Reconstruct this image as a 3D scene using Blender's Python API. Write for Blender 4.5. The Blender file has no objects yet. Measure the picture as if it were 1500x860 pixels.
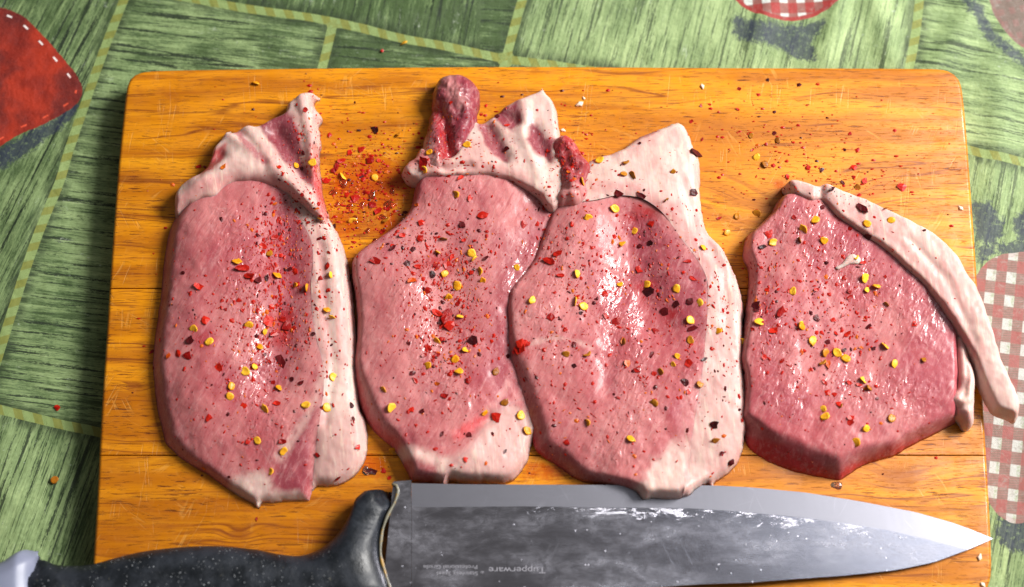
import bpy, bmesh, math, random
import numpy as np
from mathutils import Vector, Matrix
from mathutils.bvhtree import BVHTree

random.seed(7)
rng = np.random.default_rng(7)
sc = bpy.context.scene
col = sc.collection
CM = 0.01                                   # everything is laid out in centimetres, built in metres

# ------------------------------------------------------------------ camera
F, D, TILT = 3000.0, 86.0, math.radians(17.5)   # focal length in photo pixels, distance (cm), tilt off the vertical
CAMP = np.array([0.0, -D * math.sin(TILT), D * math.cos(TILT)])
FWD = np.array([0.0, math.sin(TILT), -math.cos(TILT)])
UP = np.array([0.0, math.cos(TILT), math.sin(TILT)])
cam = bpy.data.cameras.new('camera')
cam.sensor_width = 36.0
cam.lens = 36.0 * F / 1500.0
cam.clip_start, cam.clip_end = 0.01, 50.0
cam.dof.use_dof = True
cam.dof.focus_distance = D * CM
cam.dof.aperture_fstop = 5.0
cam_o = bpy.data.objects.new('camera', cam)
cam_o.location = CAMP * CM
cam_o.rotation_euler = (TILT, 0, 0)
col.objects.link(cam_o)
sc.camera = cam_o

# ------------------------------------------------------------------ light
w = bpy.data.worlds.new('World')
sc.world = w
w.use_nodes = True
w.node_tree.nodes['Background'].inputs[0].default_value = (1.0, 0.94, 0.88, 1)
w.node_tree.nodes['Background'].inputs[1].default_value = 0.11


def area(name, loc, target, sx, sy, power, color):
    l = bpy.data.lights.new(name, 'AREA')
    l.shape = 'RECTANGLE'
    l.size, l.size_y = sx * CM, sy * CM
    l.energy = power
    l.color = color
    o = bpy.data.objects.new(name, l)
    o.location = Vector(loc) * CM
    o.rotation_euler = (Vector(target) - Vector(loc)).to_track_quat('-Z', 'Y').to_euler()
    col.objects.link(o)
    return o


area('window_light', (108, 46, 100), (0, -1, 0), 64, 50, 50, (1.0, 0.972, 0.94))
area('sheen_panel', (54, 20, 114), (14, -4, 0), 36, 34, 1.05, (0.86, 0.92, 1.0))  # added panel, set to mirror in the knife's right end and rightmost chop
sc.cycles.max_bounces = 8
sc.cycles.diffuse_bounces = 3
sc.cycles.glossy_bounces = 3
sc.cycles.transmission_bounces = 5
vs = sc.view_settings
vs.view_transform = 'Standard'
vs.look = 'None'
vs.gamma = 1.0
vs.exposure = 0.15
vs.use_curve_mapping = False

# ------------------------------------------------------------------ numeric helpers
BOARD_T = 1.35                               # board thickness; board top is z = 0, cloth is z = -BOARD_T


def unproject(px, py, z=0.0):
    px = np.asarray(px, float); py = np.asarray(py, float); z = np.asarray(z, float)
    dx = (px - 750.0) / F
    v = (430.0 - py) / F
    dy = UP[1] * v + FWD[1]
    dz = UP[2] * v + FWD[2]
    t = (z - CAMP[2]) / dz
    return CAMP[0] + dx * t, CAMP[1] + dy * t


def project(x, y, z):
    rx = x - CAMP[0]; ry = y - CAMP[1]; rz = z - CAMP[2]
    d = ry * FWD[1] + rz * FWD[2]
    u = ry * UP[1] + rz * UP[2]
    return 750 + F * rx / d, 430 - F * u / d


def hash2(ix, iy, seed):
    n = (ix.astype(np.int64) * 374761393 + iy.astype(np.int64) * 668265263 + seed * 1442695041) & 0xFFFFFFFF
    n = ((n ^ (n >> 13)) * 1274126177) & 0xFFFFFFFF
    n = n ^ (n >> 16)
    return (n & 0xFFFF) / 65535.0


def vnoise(x, y, seed=0):
    x = np.asarray(x, float); y = np.asarray(y, float)
    ix = np.floor(x); iy = np.floor(y)
    fx = x - ix; fy = y - iy
    fx = fx * fx * fx * (fx * (fx * 6 - 15) + 10); fy = fy * fy * fy * (fy * (fy * 6 - 15) + 10)
    a = hash2(ix, iy, seed); b = hash2(ix + 1, iy, seed)
    c = hash2(ix, iy + 1, seed); d = hash2(ix + 1, iy + 1, seed)
    return (a * (1 - fx) + b * fx) * (1 - fy) + (c * (1 - fx) + d * fx) * fy


def fbm(x, y, seed=0, oct=4):
    s = 0; a = 0.5; t = 0
    for i in range(oct):
        s = s + a * vnoise(x * 2 ** i + 17.3 * i, y * 2 ** i - 9.1 * i, seed + i)
        t += a; a *= 0.5
    return s / t * 2 - 1                      # about -1..1


def sstep(a, b, x):
    t = np.clip((x - a) / (b - a), 0, 1)
    return t * t * (3 - 2 * t)


def catmull(pts, step=3.0, closed=True):
    P = np.asarray(pts, float)
    n = len(P)
    out = []
    for i in range(n if closed else n - 1):
        if closed:
            p0, p1, p2, p3 = P[(i - 1) % n], P[i], P[(i + 1) % n], P[(i + 2) % n]
        else:
            p0, p1, p2, p3 = P[max(i - 1, 0)], P[i], P[i + 1], P[min(i + 2, n - 1)]
        k = max(1, int(np.linalg.norm(p2 - p1) / step))
        t = (np.arange(k) / k)[:, None]
        # centripetal-like damped tangents
        m1 = (p2 - p0) * 0.5; m2 = (p3 - p1) * 0.5
        L = np.linalg.norm(p2 - p1)
        for m in (m1, m2):
            lm = np.linalg.norm(m)
            if lm > L: m *= L / lm
        h = (2 * t ** 3 - 3 * t ** 2 + 1) * p1 + (t ** 3 - 2 * t ** 2 + t) * m1 + (-2 * t ** 3 + 3 * t ** 2) * p2 + (t ** 3 - t ** 2) * m2
        out.append(h)
    if not closed: out.append(P[-1:])
    return np.concatenate(out)


def seg_sdf(X, Y, poly, closed=True):
    """signed distance (inside > 0), nearest point; poly Nx2"""
    P = poly
    Q = np.roll(poly, -1, 0) if closed else None
    if not closed:
        P, Q = poly[:-1], poly[1:]
    sh = X.shape
    X = X.ravel(); Y = Y.ravel()
    best = np.full(X.shape, 1e18); bx = np.zeros_like(X); by = np.zeros_like(X); bi = np.zeros(X.shape, int); bt = np.zeros_like(X)
    inside = np.zeros(X.shape, bool)
    for i in range(len(P)):
        ax, ay = P[i]; ex = Q[i, 0] - ax; ey = Q[i, 1] - ay
        l2 = ex * ex + ey * ey + 1e-12
        t = np.clip(((X - ax) * ex + (Y - ay) * ey) / l2, 0, 1)
        cx = ax + ex * t; cy = ay + ey * t
        dd = (X - cx) ** 2 + (Y - cy) ** 2
        m = dd < best
        best[m] = dd[m]; bx[m] = cx[m]; by[m] = cy[m]; bi[m] = i; bt[m] = t[m]
        if closed and ey != 0:
            c = ((ay > Y) != (ay + ey > Y)) & (X < ex * (Y - ay) / ey + ax)
            inside ^= c
    d = np.sqrt(best)
    if closed: d = np.where(inside, d, -d)
    return d.reshape(sh), bx.reshape(sh), by.reshape(sh), bi.reshape(sh), bt.reshape(sh)


def pmask(PX, PY, pts, soft=8.0, jag=6.0, seed=1, sc_=0.06):
    """soft ragged polygon mask in design coordinates"""
    d = seg_sdf(PX, PY, np.asarray(pts, float))[0]
    d = d + jag * fbm(PX * sc_, PY * sc_, seed, 4)
    return sstep(-soft, soft, d)


def lmask(PX, PY, pts, wid, soft=3.0, jag=2.0, seed=1, sc_=0.08):
    d = seg_sdf(PX, PY, np.asarray(pts, float), closed=False)[0]
    d = d + jag * fbm(PX * sc_, PY * sc_, seed, 3)
    return 1 - sstep(wid - soft, wid + soft, d)


def lerp(a, b, t):
    return np.asarray(a) * (1 - t[..., None]) + np.asarray(b) * t[..., None]


# ------------------------------------------------------------------ scene helpers
def tag(o, label, cat, group=None, kind=None):
    o['label'] = label
    o['category'] = cat
    if group: o['group'] = group
    if kind: o['kind'] = kind
    return o


def empty(name, loc_cm, label, cat, group=None):
    o = bpy.data.objects.new(name, None)
    o.location = Vector(loc_cm) * CM
    o.empty_display_size = 0.01
    col.objects.link(o)
    return tag(o, label, cat, group)


def link(name, me, mat, parent=None):
    o = bpy.data.objects.new(name, me)
    if mat is not None: me.materials.append(mat)
    col.objects.link(o)
    if parent is not None:
        o.parent = parent
        o.location = -root_loc(parent)
    return o


def root_loc(p):
    v = Vector(p.location)
    while p.parent is not None:
        p = p.parent
        v += Vector(p.location)
    return v


def np_mesh(name, V, Q, smooth=True, attrs=None):
    me = bpy.data.meshes.new(name)
    V = np.ascontiguousarray(V * CM, dtype=np.float32)
    Q = np.ascontiguousarray(Q, dtype=np.int32)
    k = Q.shape[1]
    me.vertices.add(len(V)); me.vertices.foreach_set('co', V.ravel())
    me.loops.add(Q.size); me.loops.foreach_set('vertex_index', Q.ravel())
    me.polygons.add(len(Q))
    me.polygons.foreach_set('loop_start', np.arange(0, Q.size, k, dtype=np.int32))
    me.polygons.foreach_set('loop_total', np.full(len(Q), k, dtype=np.int32))
    me.polygons.foreach_set('use_smooth', np.full(len(Q), smooth, dtype=bool))
    me.update(calc_edges=True)
    for an, (typ, arr) in (attrs or {}).items():
        a = me.attributes.new(an, typ, 'POINT')
        a.data.foreach_set('color' if typ == 'FLOAT_COLOR' else 'value', np.ascontiguousarray(arr, dtype=np.float32).ravel())
    return me


# ------------------------------------------------------------------ shader expression helpers
class G:
    """a tiny expression builder over one node tree"""
    def __init__(self, name):
        self.m = bpy.data.materials.new(name)
        self.m.use_nodes = True
        self.t = self.m.node_tree
        self.b = self.t.nodes['Principled BSDF']
        self.tc = None

    def n(self, typ, **kw):
        x = self.t.nodes.new(typ)
        for k, v in kw.items(): setattr(x, k, v)
        return x

    def put(self, sock, v):
        if isinstance(v, bpy.types.NodeSocket): self.t.links.new(v, sock)
        elif isinstance(v, (tuple, list)):
            v = tuple(v)
            if sock.type == 'RGBA' and len(v) == 3: v = v + (1,)
            sock.default_value = v
        elif sock.type in ('VECTOR',): sock.default_value = (v, v, v)
        elif sock.type == 'RGBA': sock.default_value = (v, v, v, 1)
        else: sock.default_value = v

    def math(self, op, a, b=0.0, c=0.0, clamp=False):
        x = self.n('ShaderNodeMath', operation=op, use_clamp=clamp)
        self.put(x.inputs[0], a); self.put(x.inputs[1], b); self.put(x.inputs[2], c)
        return x.outputs[0]

    def add(self, a, b): return self.math('ADD', a, b)
    def sub(self, a, b): return self.math('SUBTRACT', a, b)
    def mul(self, a, b): return self.math('MULTIPLY', a, b)
    def mx(self, a, b): return self.math('MAXIMUM', a, b)
    def mn(self, a, b): return self.math('MINIMUM', a, b)
    def sat(self, a): return self.math('ADD', a, 0.0, clamp=True)
    def inv(self, a): return self.math('SUBTRACT', 1.0, a, clamp=True)

    def ss(self, a, b, x, lo=0.0, hi=1.0):
        m = self.n('ShaderNodeMapRange', interpolation_type='SMOOTHSTEP')
        rev = a > b
        if rev: a, b, lo, hi = b, a, hi, lo
        self.put(m.inputs[0], x); m.inputs[1].default_value = a; m.inputs[2].default_value = b
        m.inputs[3].default_value = lo; m.inputs[4].default_value = hi
        return m.outputs[0]

    def obj(self):                                      # object coordinates in centimetres
        if self.tc is None:
            tc = self.n('ShaderNodeTexCoord')
            v = self.n('ShaderNodeVectorMath', operation='SCALE')
            self.t.links.new(tc.outputs['Object'], v.inputs[0]); v.inputs[3].default_value = 100.0
            self.tc = v.outputs[0]
        return self.tc

    def vec(self, v, scale=(1, 1, 1), rot=(0, 0, 0), loc=(0, 0, 0)):
        m = self.n('ShaderNodeMapping')
        self.put(m.inputs[0], v)
        m.inputs[1].default_value = loc; m.inputs[2].default_value = rot; m.inputs[3].default_value = scale
        return m.outputs[0]

    def turn(self, v, deg, scale=(1, 1, 1), loc=(0, 0, 0)):      # rotate first, then stretch
        return self.vec(self.vec(v, rot=(0, 0, math.radians(-deg))), scale, loc=loc)

    def xyz(self, v):
        s = self.n('ShaderNodeSeparateXYZ'); self.put(s.inputs[0], v)
        return s.outputs

    def comb(self, x, y, z=0.0):
        s = self.n('ShaderNodeCombineXYZ')
        for i, q in enumerate((x, y, z)): self.put(s.inputs[i], q)
        return s.outputs[0]

    def noise(self, v, scale=1.0, detail=3.0, rough=0.55, dist=0.0):
        x = self.n('ShaderNodeTexNoise')
        self.put(x.inputs['Vector'], v)
        x.inputs['Scale'].default_value = scale; x.inputs['Detail'].default_value = detail
        x.inputs['Roughness'].default_value = rough; x.inputs['Distortion'].default_value = dist
        return x.outputs[0]

    def voro(self, v, scale=1.0, feature='F1', out='Distance', rnd=1.0):
        x = self.n('ShaderNodeTexVoronoi', feature=feature)
        self.put(x.inputs['Vector'], v); x.inputs['Scale'].default_value = scale
        x.inputs['Randomness'].default_value = rnd
        return x.outputs[out]

    def mix(self, a, b, f, blend='MIX'):
        x = self.n('ShaderNodeMix', data_type='RGBA', blend_type=blend)
        self.put(x.inputs[0], f); self.put(x.inputs[6], a); self.put(x.inputs[7], b)
        return x.outputs[2]

    def attr(self, name, out='Fac'):
        x = self.n('ShaderNodeAttribute'); x.attribute_name = name
        return x.outputs[out]

    def bump(self, h, dist_cm, strength=1.0, prev=None):
        x = self.n('ShaderNodeBump')
        self.put(x.inputs['Height'], h)
        x.inputs['Distance'].default_value = dist_cm * CM; x.inputs['Strength'].default_value = strength
        if prev is not None: self.put(x.inputs['Normal'], prev)
        return x.outputs[0]

    def set(self, **kw):
        names = dict(color='Base Color', rough='Roughness', metal='Metallic', normal='Normal', ior='IOR', spec='Specular IOR Level',
                     sss='Subsurface Weight', sssr='Subsurface Radius', ssss='Subsurface Scale', coat='Coat Weight', coatr='Coat Roughness',
                     coatn='Coat Normal', trans='Transmission Weight', alpha='Alpha', aniso='Anisotropic', sheen='Sheen Weight')
        for k, v in kw.items(): self.put(self.b.inputs[names[k]], v)
        return self.m


def grid_sdf(xs, ys, poly, closed=True):
    """seg_sdf on a regular grid for a densely sampled polyline (nearest vertex, then its two segments)"""
    X, Y = np.meshgrid(xs, ys)
    n = len(poly)
    pts = np.stack([X.ravel(), Y.ravel()], 1).astype(np.float32)
    pl = poly.astype(np.float32)
    p2 = (pl ** 2).sum(1)
    near = np.empty(len(pts), int)
    for s in range(0, len(pts), 20000):
        near[s:s + 20000] = np.argmin(p2[None] - 2 * pts[s:s + 20000] @ pl.T, 1)
    best = np.full(len(pts), 1e18); bx = np.zeros(len(pts)); by = np.zeros(len(pts)); bi = np.zeros(len(pts), int); bt = np.zeros(len(pts))
    x, y = X.ravel(), Y.ravel()
    for k in (-1, 0):
        i = near + k
        if closed: i = i % n; j = (i + 1) % n
        else: i = np.clip(i, 0, n - 2); j = i + 1
        a, b = poly[i], poly[j]
        e = b - a
        t = np.clip(((x - a[:, 0]) * e[:, 0] + (y - a[:, 1]) * e[:, 1]) / ((e ** 2).sum(1) + 1e-12), 0, 1)
        cx, cy = a[:, 0] + e[:, 0] * t, a[:, 1] + e[:, 1] * t
        dd = (x - cx) ** 2 + (y - cy) ** 2
        m = dd < best
        best = np.where(m, dd, best); bx = np.where(m, cx, bx); by = np.where(m, cy, by); bi = np.where(m, i, bi); bt = np.where(m, t, bt)
    d = np.sqrt(best).reshape(X.shape)
    if closed:
        A, B = poly, np.roll(poly, -1, 0)
        ins = np.zeros(X.shape, bool)
        for r, yv in enumerate(ys):
            c = (A[:, 1] > yv) != (B[:, 1] > yv)
            if not c.any(): continue
            xc = np.sort(A[c, 0] + (B[c, 0] - A[c, 0]) * (yv - A[c, 1]) / (B[c, 1] - A[c, 1]))
            ins[r] = (np.searchsorted(xc, xs) % 2) == 1
        d = np.where(ins, d, -d)
    return d, bx.reshape(X.shape), by.reshape(X.shape), bi.reshape(X.shape), bt.reshape(X.shape)

# ================================================================== TABLECLOTH
def tape(pts):
    p = catmull(pts, 12, closed=False)
    return np.stack(unproject(p[:, 0], p[:, 1], -BOARD_T), 1)


def cl(pts, closed=True, step=8):
    p = catmull(pts, step, closed=closed)
    return np.stack(unproject(p[:, 0], p[:, 1], -BOARD_T), 1)


def cloth_height(x, y):
    """gentle folds of the cloth (cm above the table)"""
    h = 0.05 * fbm(x * 0.16, y * 0.16, 31, 3)
    # folds fanning out behind the right half of the board
    for cx, cy, ang, wd, ln, a in ((14.2, 13.5, 78, .55, 4.5, .26), (11.7, 13.8, 70, .5, 3.5, .20), (16.6, 13.2, 95, .6, 4.5, .24),
                                   (19.2, 11.8, 62, .7, 5, .22), (21.2, 8.0, 80, .7, 5, .16), (-5.4, 13.6, 12, .5, 6, .12),
                                   (-20.5, 4.0, 72, .8, 6, .12), (22.0, -7.5, 80, .6, 6, .16), (-21, -7, 100, .8, 6, .10)):
        c, s = math.cos(math.radians(ang)), math.sin(math.radians(ang))
        u = (x - cx) * c + (y - cy) * s; v = -(x - cx) * s + (y - cy) * c
        v = v + 0.25 * np.sin(u * 0.6 + cx)
        h = h + a * np.exp(-(v / wd) ** 2) * np.exp(-(u / ln) ** 2)
    # lie flat under the board
    px, py = project(x, y, -BOARD_T)
    inb = sstep(0, 1.6, np.maximum(np.abs(x + 0.1) - 18.1, np.abs(y + 1.3) - 10.9))
    return h * inb * 0.9 - 0.02


def build_cloth():
    xs = np.arange(-34, 34.01, 0.2); ys = np.arange(-26, 27.01, 0.2)
    X, Y = np.meshgrid(xs, ys)
    PX, PY = project(X, Y, -BOARD_T + 0 * X)
    Z = -BOARD_T + cloth_height(X, Y)
    T1 = tape([(215, -90), (181, 0), (151, 76), (130, 136), (100, 224), (88, 265), (57, 341), (33, 410), (9, 486), (-40, 640)])
    T2 = tape([(-80, 580), (3, 601), (54, 613), (100, 624), (136, 631), (230, 655)])
    T3 = tape([(210, -14), (294, 0), (364, 13), (448, 25), (532, 42), (588, 56), (644, 66), (700, 78), (744, 87), (800, 94), (900, 108)])
    T4 = tape([(785, -60), (765, 0), (753, 42), (742, 84), (735, 110)])
    T5 = tape([(487, 38), (473, 95), (460, 140)])
    T6 = tape([(1352, -60), (1347, 0), (1342, 44), (1334, 88), (1322, 140)])
    T7 = tape([(1380, 208), (1421, 220), (1441, 226), (1500, 238), (1600, 262)])
    td = np.full(X.shape, 9.0); tu = np.zeros(X.shape)
    sgn = {}
    for k, T in dict(T1=T1, T2=T2, T3=T3, T4=T4, T5=T5, T6=T6, T7=T7).items():
        d, cx, cy, bi, bt = grid_sdf(xs, ys, T, closed=False)
        L = np.concatenate([[0], np.cumsum(np.linalg.norm(np.diff(T, axis=0), axis=1))])
        u = L[bi] + bt * (L[bi + 1] - L[bi])
        e = T[bi + 1] - T[bi]
        side = e[..., 0] * (Y - T[bi, 1]) - e[..., 1] * (X - T[bi, 0])       # >0 left of travel
        sgn[k] = side
        m = d < td
        sd = np.sign(side) * d
        td = np.where(m, d, td)
        tu = np.where(m, u + 0.6 * np.clip(sd, -.3, .3), tu)
    # patches: grain direction (deg) and tint
    left = sgn['T1'] < 0
    low = sgn['T2'] < 0
    A = left & ~low
    ang = np.full(X.shape, -7.0); tint = np.full(X.shape, 0.55)
    ang[A] = 68; tint[A] = 0.42
    Cc = low & (PX < 500)
    ang[Cc] = 74; tint[Cc] = 0.62
    above = (sgn['T3'] > 0) & (PX > 200) & ~((sgn['T4'] < 0) & (PX > 700)) & ~left
    ang[above] = 80; tint[above] = 0.22
    Fp = (PX > 480) & (PX < 790) & ~above & (PY < 130)
    ang[Fp] = -5; tint[Fp] = 0.25
    E = (PX > 735) & (PX < 1340) & (sgn['T4'] > 0) & ~above & (PY < 200)
    E |= (PX > 760) & (PX < 1335) & (PY < 140)
    ang[E] = 75; tint[E] = 0.78
    Gp = (PX >= 1335) & (PY < 225)
    ang[Gp] = -12; tint[Gp] = 0.70
    Hp = (PX > 1350) & (PY >= 225)
    ang[Hp] = 76; tint[Hp] = 0.80
    a = np.radians(ang)
    gu = X * np.cos(a) + Y * np.sin(a)
    gv = -X * np.sin(a) + Y * np.cos(a) + ang
    # the printed red heart with its stitches
    heart = cl([(-90, 60), (-45, 10), (0, 10), (32, 22), (60, 48), (92, 84), (115, 113), (122, 135), (112, 153), (90, 168), (60, 184), (30, 196), (0, 214), (-40, 232), (-80, 200), (-110, 120)])
    hd, _, _, hi, ht = grid_sdf(xs, ys, heart)
    L = np.concatenate([[0], np.cumsum(np.linalg.norm(np.diff(np.vstack([heart, heart[:1]]), axis=0), axis=1))])
    hu = L[hi] + ht * (L[hi + 1] - L[hi])
    stitch_top = sstep(112, 100, PY - (PX - 60) * .2)
    # printed navy shadows
    sh = grid_sdf(xs, ys, cl([(-80, 232), (0, 216), (60, 186), (112, 153), (104, 172), (70, 200), (40, 222), (10, 240), (-60, 275)]))[0] + .10
    for pts in ([(1072, 20), (1100, 28), (1160, 36), (1210, 28), (1205, 44), (1190, 66), (1200, 92), (1160, 84), (1135, 70), (1110, 64), (1080, 60)],
                [(1385, -20), (1432, 0), (1448, 30), (1470, 58), (1510, 84), (1510, 100), (1470, 80), (1440, 52), (1420, 18)],
                [(1426, 295), (1448, 298), (1470, 322), (1472, 345), (1450, 362), (1432, 352), (1424, 330)],
                [(1482, 322), (1510, 305), (1520, 352), (1490, 350)],
                [(1428, 362), (1460, 358), (1510, 350), (1510, 384), (1460, 372), (1434, 388)],
                [(1462, 762), (1500, 748), (1530, 760), (1520, 812), (1480, 806), (1462, 792)]):
        sh = np.maximum(sh, grid_sdf(xs, ys, cl(pts))[0])
    # gingham appliques
    g1 = cl([(1070, -20), (1082, 6), (1110, 22), (1150, 31), (1190, 26), (1222, 8), (1240, -20), (1200, -90), (1110, -90)])
    g2 = cl([(1425, 420), (1445, 384), (1480, 370), (1530, 374), (1570, 440), (1560, 600), (1530, 740), (1490, 768), (1450, 740), (1425, 640)])
    g3 = cl([(1448, -30), (1452, 12), (1470, 44), (1505, 72), (1560, 60), (1560, -60)])
    gd1 = grid_sdf(xs, ys, g1)[0]; gd2 = grid_sdf(xs, ys, g2)[0]; gd3 = grid_sdf(xs, ys, g3)[0]
    gd = np.maximum(np.maximum(gd1, gd2), gd3)
    w2 = (gd2 >= gd1) & (gd2 >= gd3); w3 = gd3 > np.maximum(gd1, gd2)
    per = np.where(w2, 0.86, np.where(w3, 0.5, 0.78))
    ra = np.radians(np.where(w2, -9, np.where(w3, 12, 3)))
    ox, oy = unproject(1430, 548, -BOARD_T)
    qx, qy = unproject(1115, 8, -BOARD_T)
    ox = np.where(w2, ox, qx); oy = np.where(w2, oy, qy)
    cu = ((X - ox) * np.cos(ra) + (Y - oy) * np.sin(ra)) / per
    cv = (-(X - ox) * np.sin(ra) + (Y - oy) * np.cos(ra)) / per / 1.22
    dull = np.where(w3, 1.0, np.where(w2, 0.59, 0.0))
    ny, nx = X.shape
    idx = np.arange(ny * nx).reshape(ny, nx)
    Q = np.stack([idx[:-1, :-1], idx[:-1, 1:], idx[1:, 1:], idx[1:, :-1]], -1).reshape(-1, 4)
    at = {k: ('FLOAT', v.ravel()) for k, v in dict(td=td, tu=tu, gu=gu, gv=gv, tint=tint, hd=hd, hu=hu, hs=stitch_top, sh=sh, gd=gd, cu=cu, cv=cv, dull=dull).items()}
    me = np_mesh('tablecloth', np.stack([X, Y, Z], -1).reshape(-1, 3), Q, True, at)
    g = G('printed_cloth')
    o = g.obj()
    A_ = g.attr
    gu_, gv_ = A_('gu'), A_('gv')
    gvec = g.comb(gu_, gv_)
    tin = A_('tint')
    wob = g.noise(o, 0.9, 3)
    n1 = g.noise(g.vec(gvec, (0.32, 3.4, 1)), 1.0, 8, 0.74, 0.3)
    n2 = g.noise(g.vec(gvec, (0.5, 13.0, 1), loc=(3, 7, 0)), 1.0, 6, 0.72, 0.15)
    n3 = g.noise(g.vec(gvec, (0.16, 4.6, 1), loc=(13, 2, 0)), 1.0, 5, 0.66, 0.35)
    fine = g.noise(o, 22, 2, 0.6)
    grit = g.noise(g.vec(gvec, (5, 16, 1)), 1.0, 4, 0.75)
    patchn = g.noise(o, 0.35, 3)
    light = (0.215, 0.300, 0.125); mid = (0.058, 0.102, 0.034); dark = (0.014, 0.026, 0.011)
    shade = g.add(g.mul(n1, 0.8), g.add(g.mul(n2, 0.45), g.add(g.mul(g.sub(tin, 0.5), 0.36), g.mul(g.sub(patchn, .5), .55))))
    shade = g.add(shade, g.mul(g.sub(grit, 0.5), 0.35))
    c = g.mix(mid, light, g.ss(0.50, 0.74, shade))
    c = g.mix(c, (0.37, 0.48, 0.22), g.mul(g.ss(0.70, 0.90, shade), 0.85))
    c = g.mix(c, (0.05, 0.085, 0.026), g.mul(g.ss(0.60, 0.46, shade), 0.8))
    crack = g.ss(0.455, 0.40, g.add(n3, g.mul(g.sub(grit, 0.5), 0.25)))
    c = g.mix(c, dark, g.mul(crack, g.ss(1.05, 0.45, tin, 0.45, 1.0)))
    fcr = g.ss(0.43, 0.37, g.add(n2, g.mul(g.sub(n1, .5), .35)))
    c = g.mix(c, (0.025, 0.042, 0.016), g.mul(fcr, 0.8))
    # pale dry-brush marks
    br = g.mul(g.ss(0.60, 0.72, g.noise(g.vec(gvec, (0.7, 2.4, 1), loc=(31, 5, 0)), 1, 5, .75, .4)), g.ss(.45, .62, fine))
    c = g.mix(c, (0.55, 0.62, 0.50), g.mul(br, 0.7))
    sp_ = g.mul(g.ss(.64, .74, g.noise(g.vec(o, (3, 6, 1)), 1.0, 4, .7)), g.ss(.5, .66, g.noise(o, .45, 3)))
    c = g.mix(c, (0.60, 0.66, 0.60), g.mul(sp_, .55))
    # tapes
    td_, tu_ = A_('td'), A_('tu')
    edge = g.add(td_, g.mul(g.sub(wob, .5), .05))
    c = g.mix(c, (0.022, 0.038, 0.014), g.mul(g.ss(0.75, 0.22, edge), g.ss(.36, .6, g.noise(g.vec(gvec, (.8, 3, 1)), 1.0, 5, .7), 0.1, .85)))
    fr = g.math('FRACT', g.math('DIVIDE', tu_, 0.86))
    st = g.mul(g.ss(0.5, 0.54, fr), g.ss(1.0, 0.96, fr))
    tc = g.mix((0.25, 0.34, 0.12), (0.21, 0.20, 0.025), g.mul(st, 0.75))
    tc = g.mix(tc, g.mix(tc, (0.10, .14, .04), 1.0), g.mul(g.ss(.4, .65, grit), 0.55))
    c = g.mix(c, tc, g.ss(0.215, 0.19, edge))
    # navy printed shadow
    sh_ = g.add(A_('sh'), g.mul(g.sub(g.noise(o, 3.6, 6, .78, .8), .5), 1.3))
    nav = g.mix((0.020, 0.025, 0.055), (0.13, 0.18, 0.10), g.ss(.52, .70, g.noise(o, 5, 4, .7)))
    c = g.mix(c, nav, g.mul(g.ss(-0.06, 0.16, sh_), 0.82))
    # gingham
    gd_ = g.add(A_('gd'), g.mul(g.sub(g.noise(o, 2.5, 3), .5), .12))
    fu = g.math('FRACT', A_('cu')); fv = g.math('FRACT', A_('cv'))
    su = g.mul(g.ss(.02, .07, fu), g.ss(.55, .50, fu)); sv = g.mul(g.ss(.02, .07, fv), g.ss(.55, .50, fv))
    both = g.mul(su, sv); any_ = g.mx(su, sv)
    weave = g.math('SINE', g.mul(g.xyz(o)[1], 60.0))
    red = (0.30, 0.030, 0.026); halfr = g.mix((0.25, 0.09, 0.075), (0.10, 0.07, 0.04), g.mul(A_('dull'), g.ss(-.3, .6, g.add(weave, g.mul(g.sub(fine, .5), 3.0)))))
    gc = g.mix(red, halfr, any_)
    gc = g.mix(gc, (0.54, 0.56, 0.53), both)
    gc = g.mix(gc, (0.25, 0.36, 0.16), g.mul(g.mul(both, g.ss(.3, .42, fu)), g.mul(A_('dull'), g.ss(.42, .55, g.noise(o, 9, 3)))))
    gc = g.mix(gc, (0.16, 0.05, 0.04), g.ss(.6, 1.0, A_('dull')))
    gc = g.mix(gc, (0.07, 0.05, 0.03), g.mul(g.mul(any_, g.ss(.6, 1.0, A_('dull'))), .7))
    gc = g.mix(gc, red, g.mul(g.ss(0.24, 0.18, gd_), g.ss(.6, .3, A_('dull'), .25, 1.0)))
    gc = g.mix(gc, (0.09, 0.075, 0.06), g.mul(g.ss(.48, .75, g.noise(o, 16, 4, .7)), g.ss(0, .6, A_('dull'), .2, .6)))
    gc = g.mix(gc, (0.27, 0.24, 0.21), g.add(g.mul(g.ss(.50, .72, g.noise(o, 2.3, 5, .75, .5)), .45), g.ss(.3, .6, A_('dull'), 0, .28)))
    c = g.mix(c, gc, g.ss(0.0, 0.03, gd_))
    # red felt heart
    hd_ = g.add(A_('hd'), g.mul(g.sub(g.noise(o, 3.0, 4), .5), .12))
    hc = g.mix((0.22, 0.014, 0.006), (0.38, 0.028, 0.009), g.ss(.35, .65, g.noise(o, .7, 4)))
    hc = g.mix(hc, (0.085, 0.010, 0.010), g.mul(g.ss(.42, .62, g.noise(g.vec(o, loc=(4, 9, 0)), .45, 4)), .8))
    hc = g.mix(hc, (0.55, .07, .03), g.mul(g.ss(.5, .75, fine), .25))
    fh = g.math('FRACT', g.math('DIVIDE', A_('hu'), 1.06))
    sm = g.mul(g.mul(g.ss(.70, .74, fh), g.ss(1.0, .96, fh)), g.mul(g.ss(.25, .28, A_('hd')), g.ss(.36, .33, A_('hd'))))
    hc = g.mix(hc, g.mix((0.62, 0.07, 0.03), (0.85, 0.78, 0.75), A_('hs')), sm)
    c = g.mix(c, hc, g.ss(0.0, 0.03, hd_))
    # woven relief
    wx = g.math('SINE', g.mul(g.xyz(o)[0], 75.0)); wy = g.math('SINE', g.mul(g.xyz(o)[1], 75.0))
    b = g.bump(g.mul(wx, wy), 0.006, 0.5)
    b = g.bump(g.noise(o, 12, 4, .7), 0.03, 0.55, b)
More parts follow.
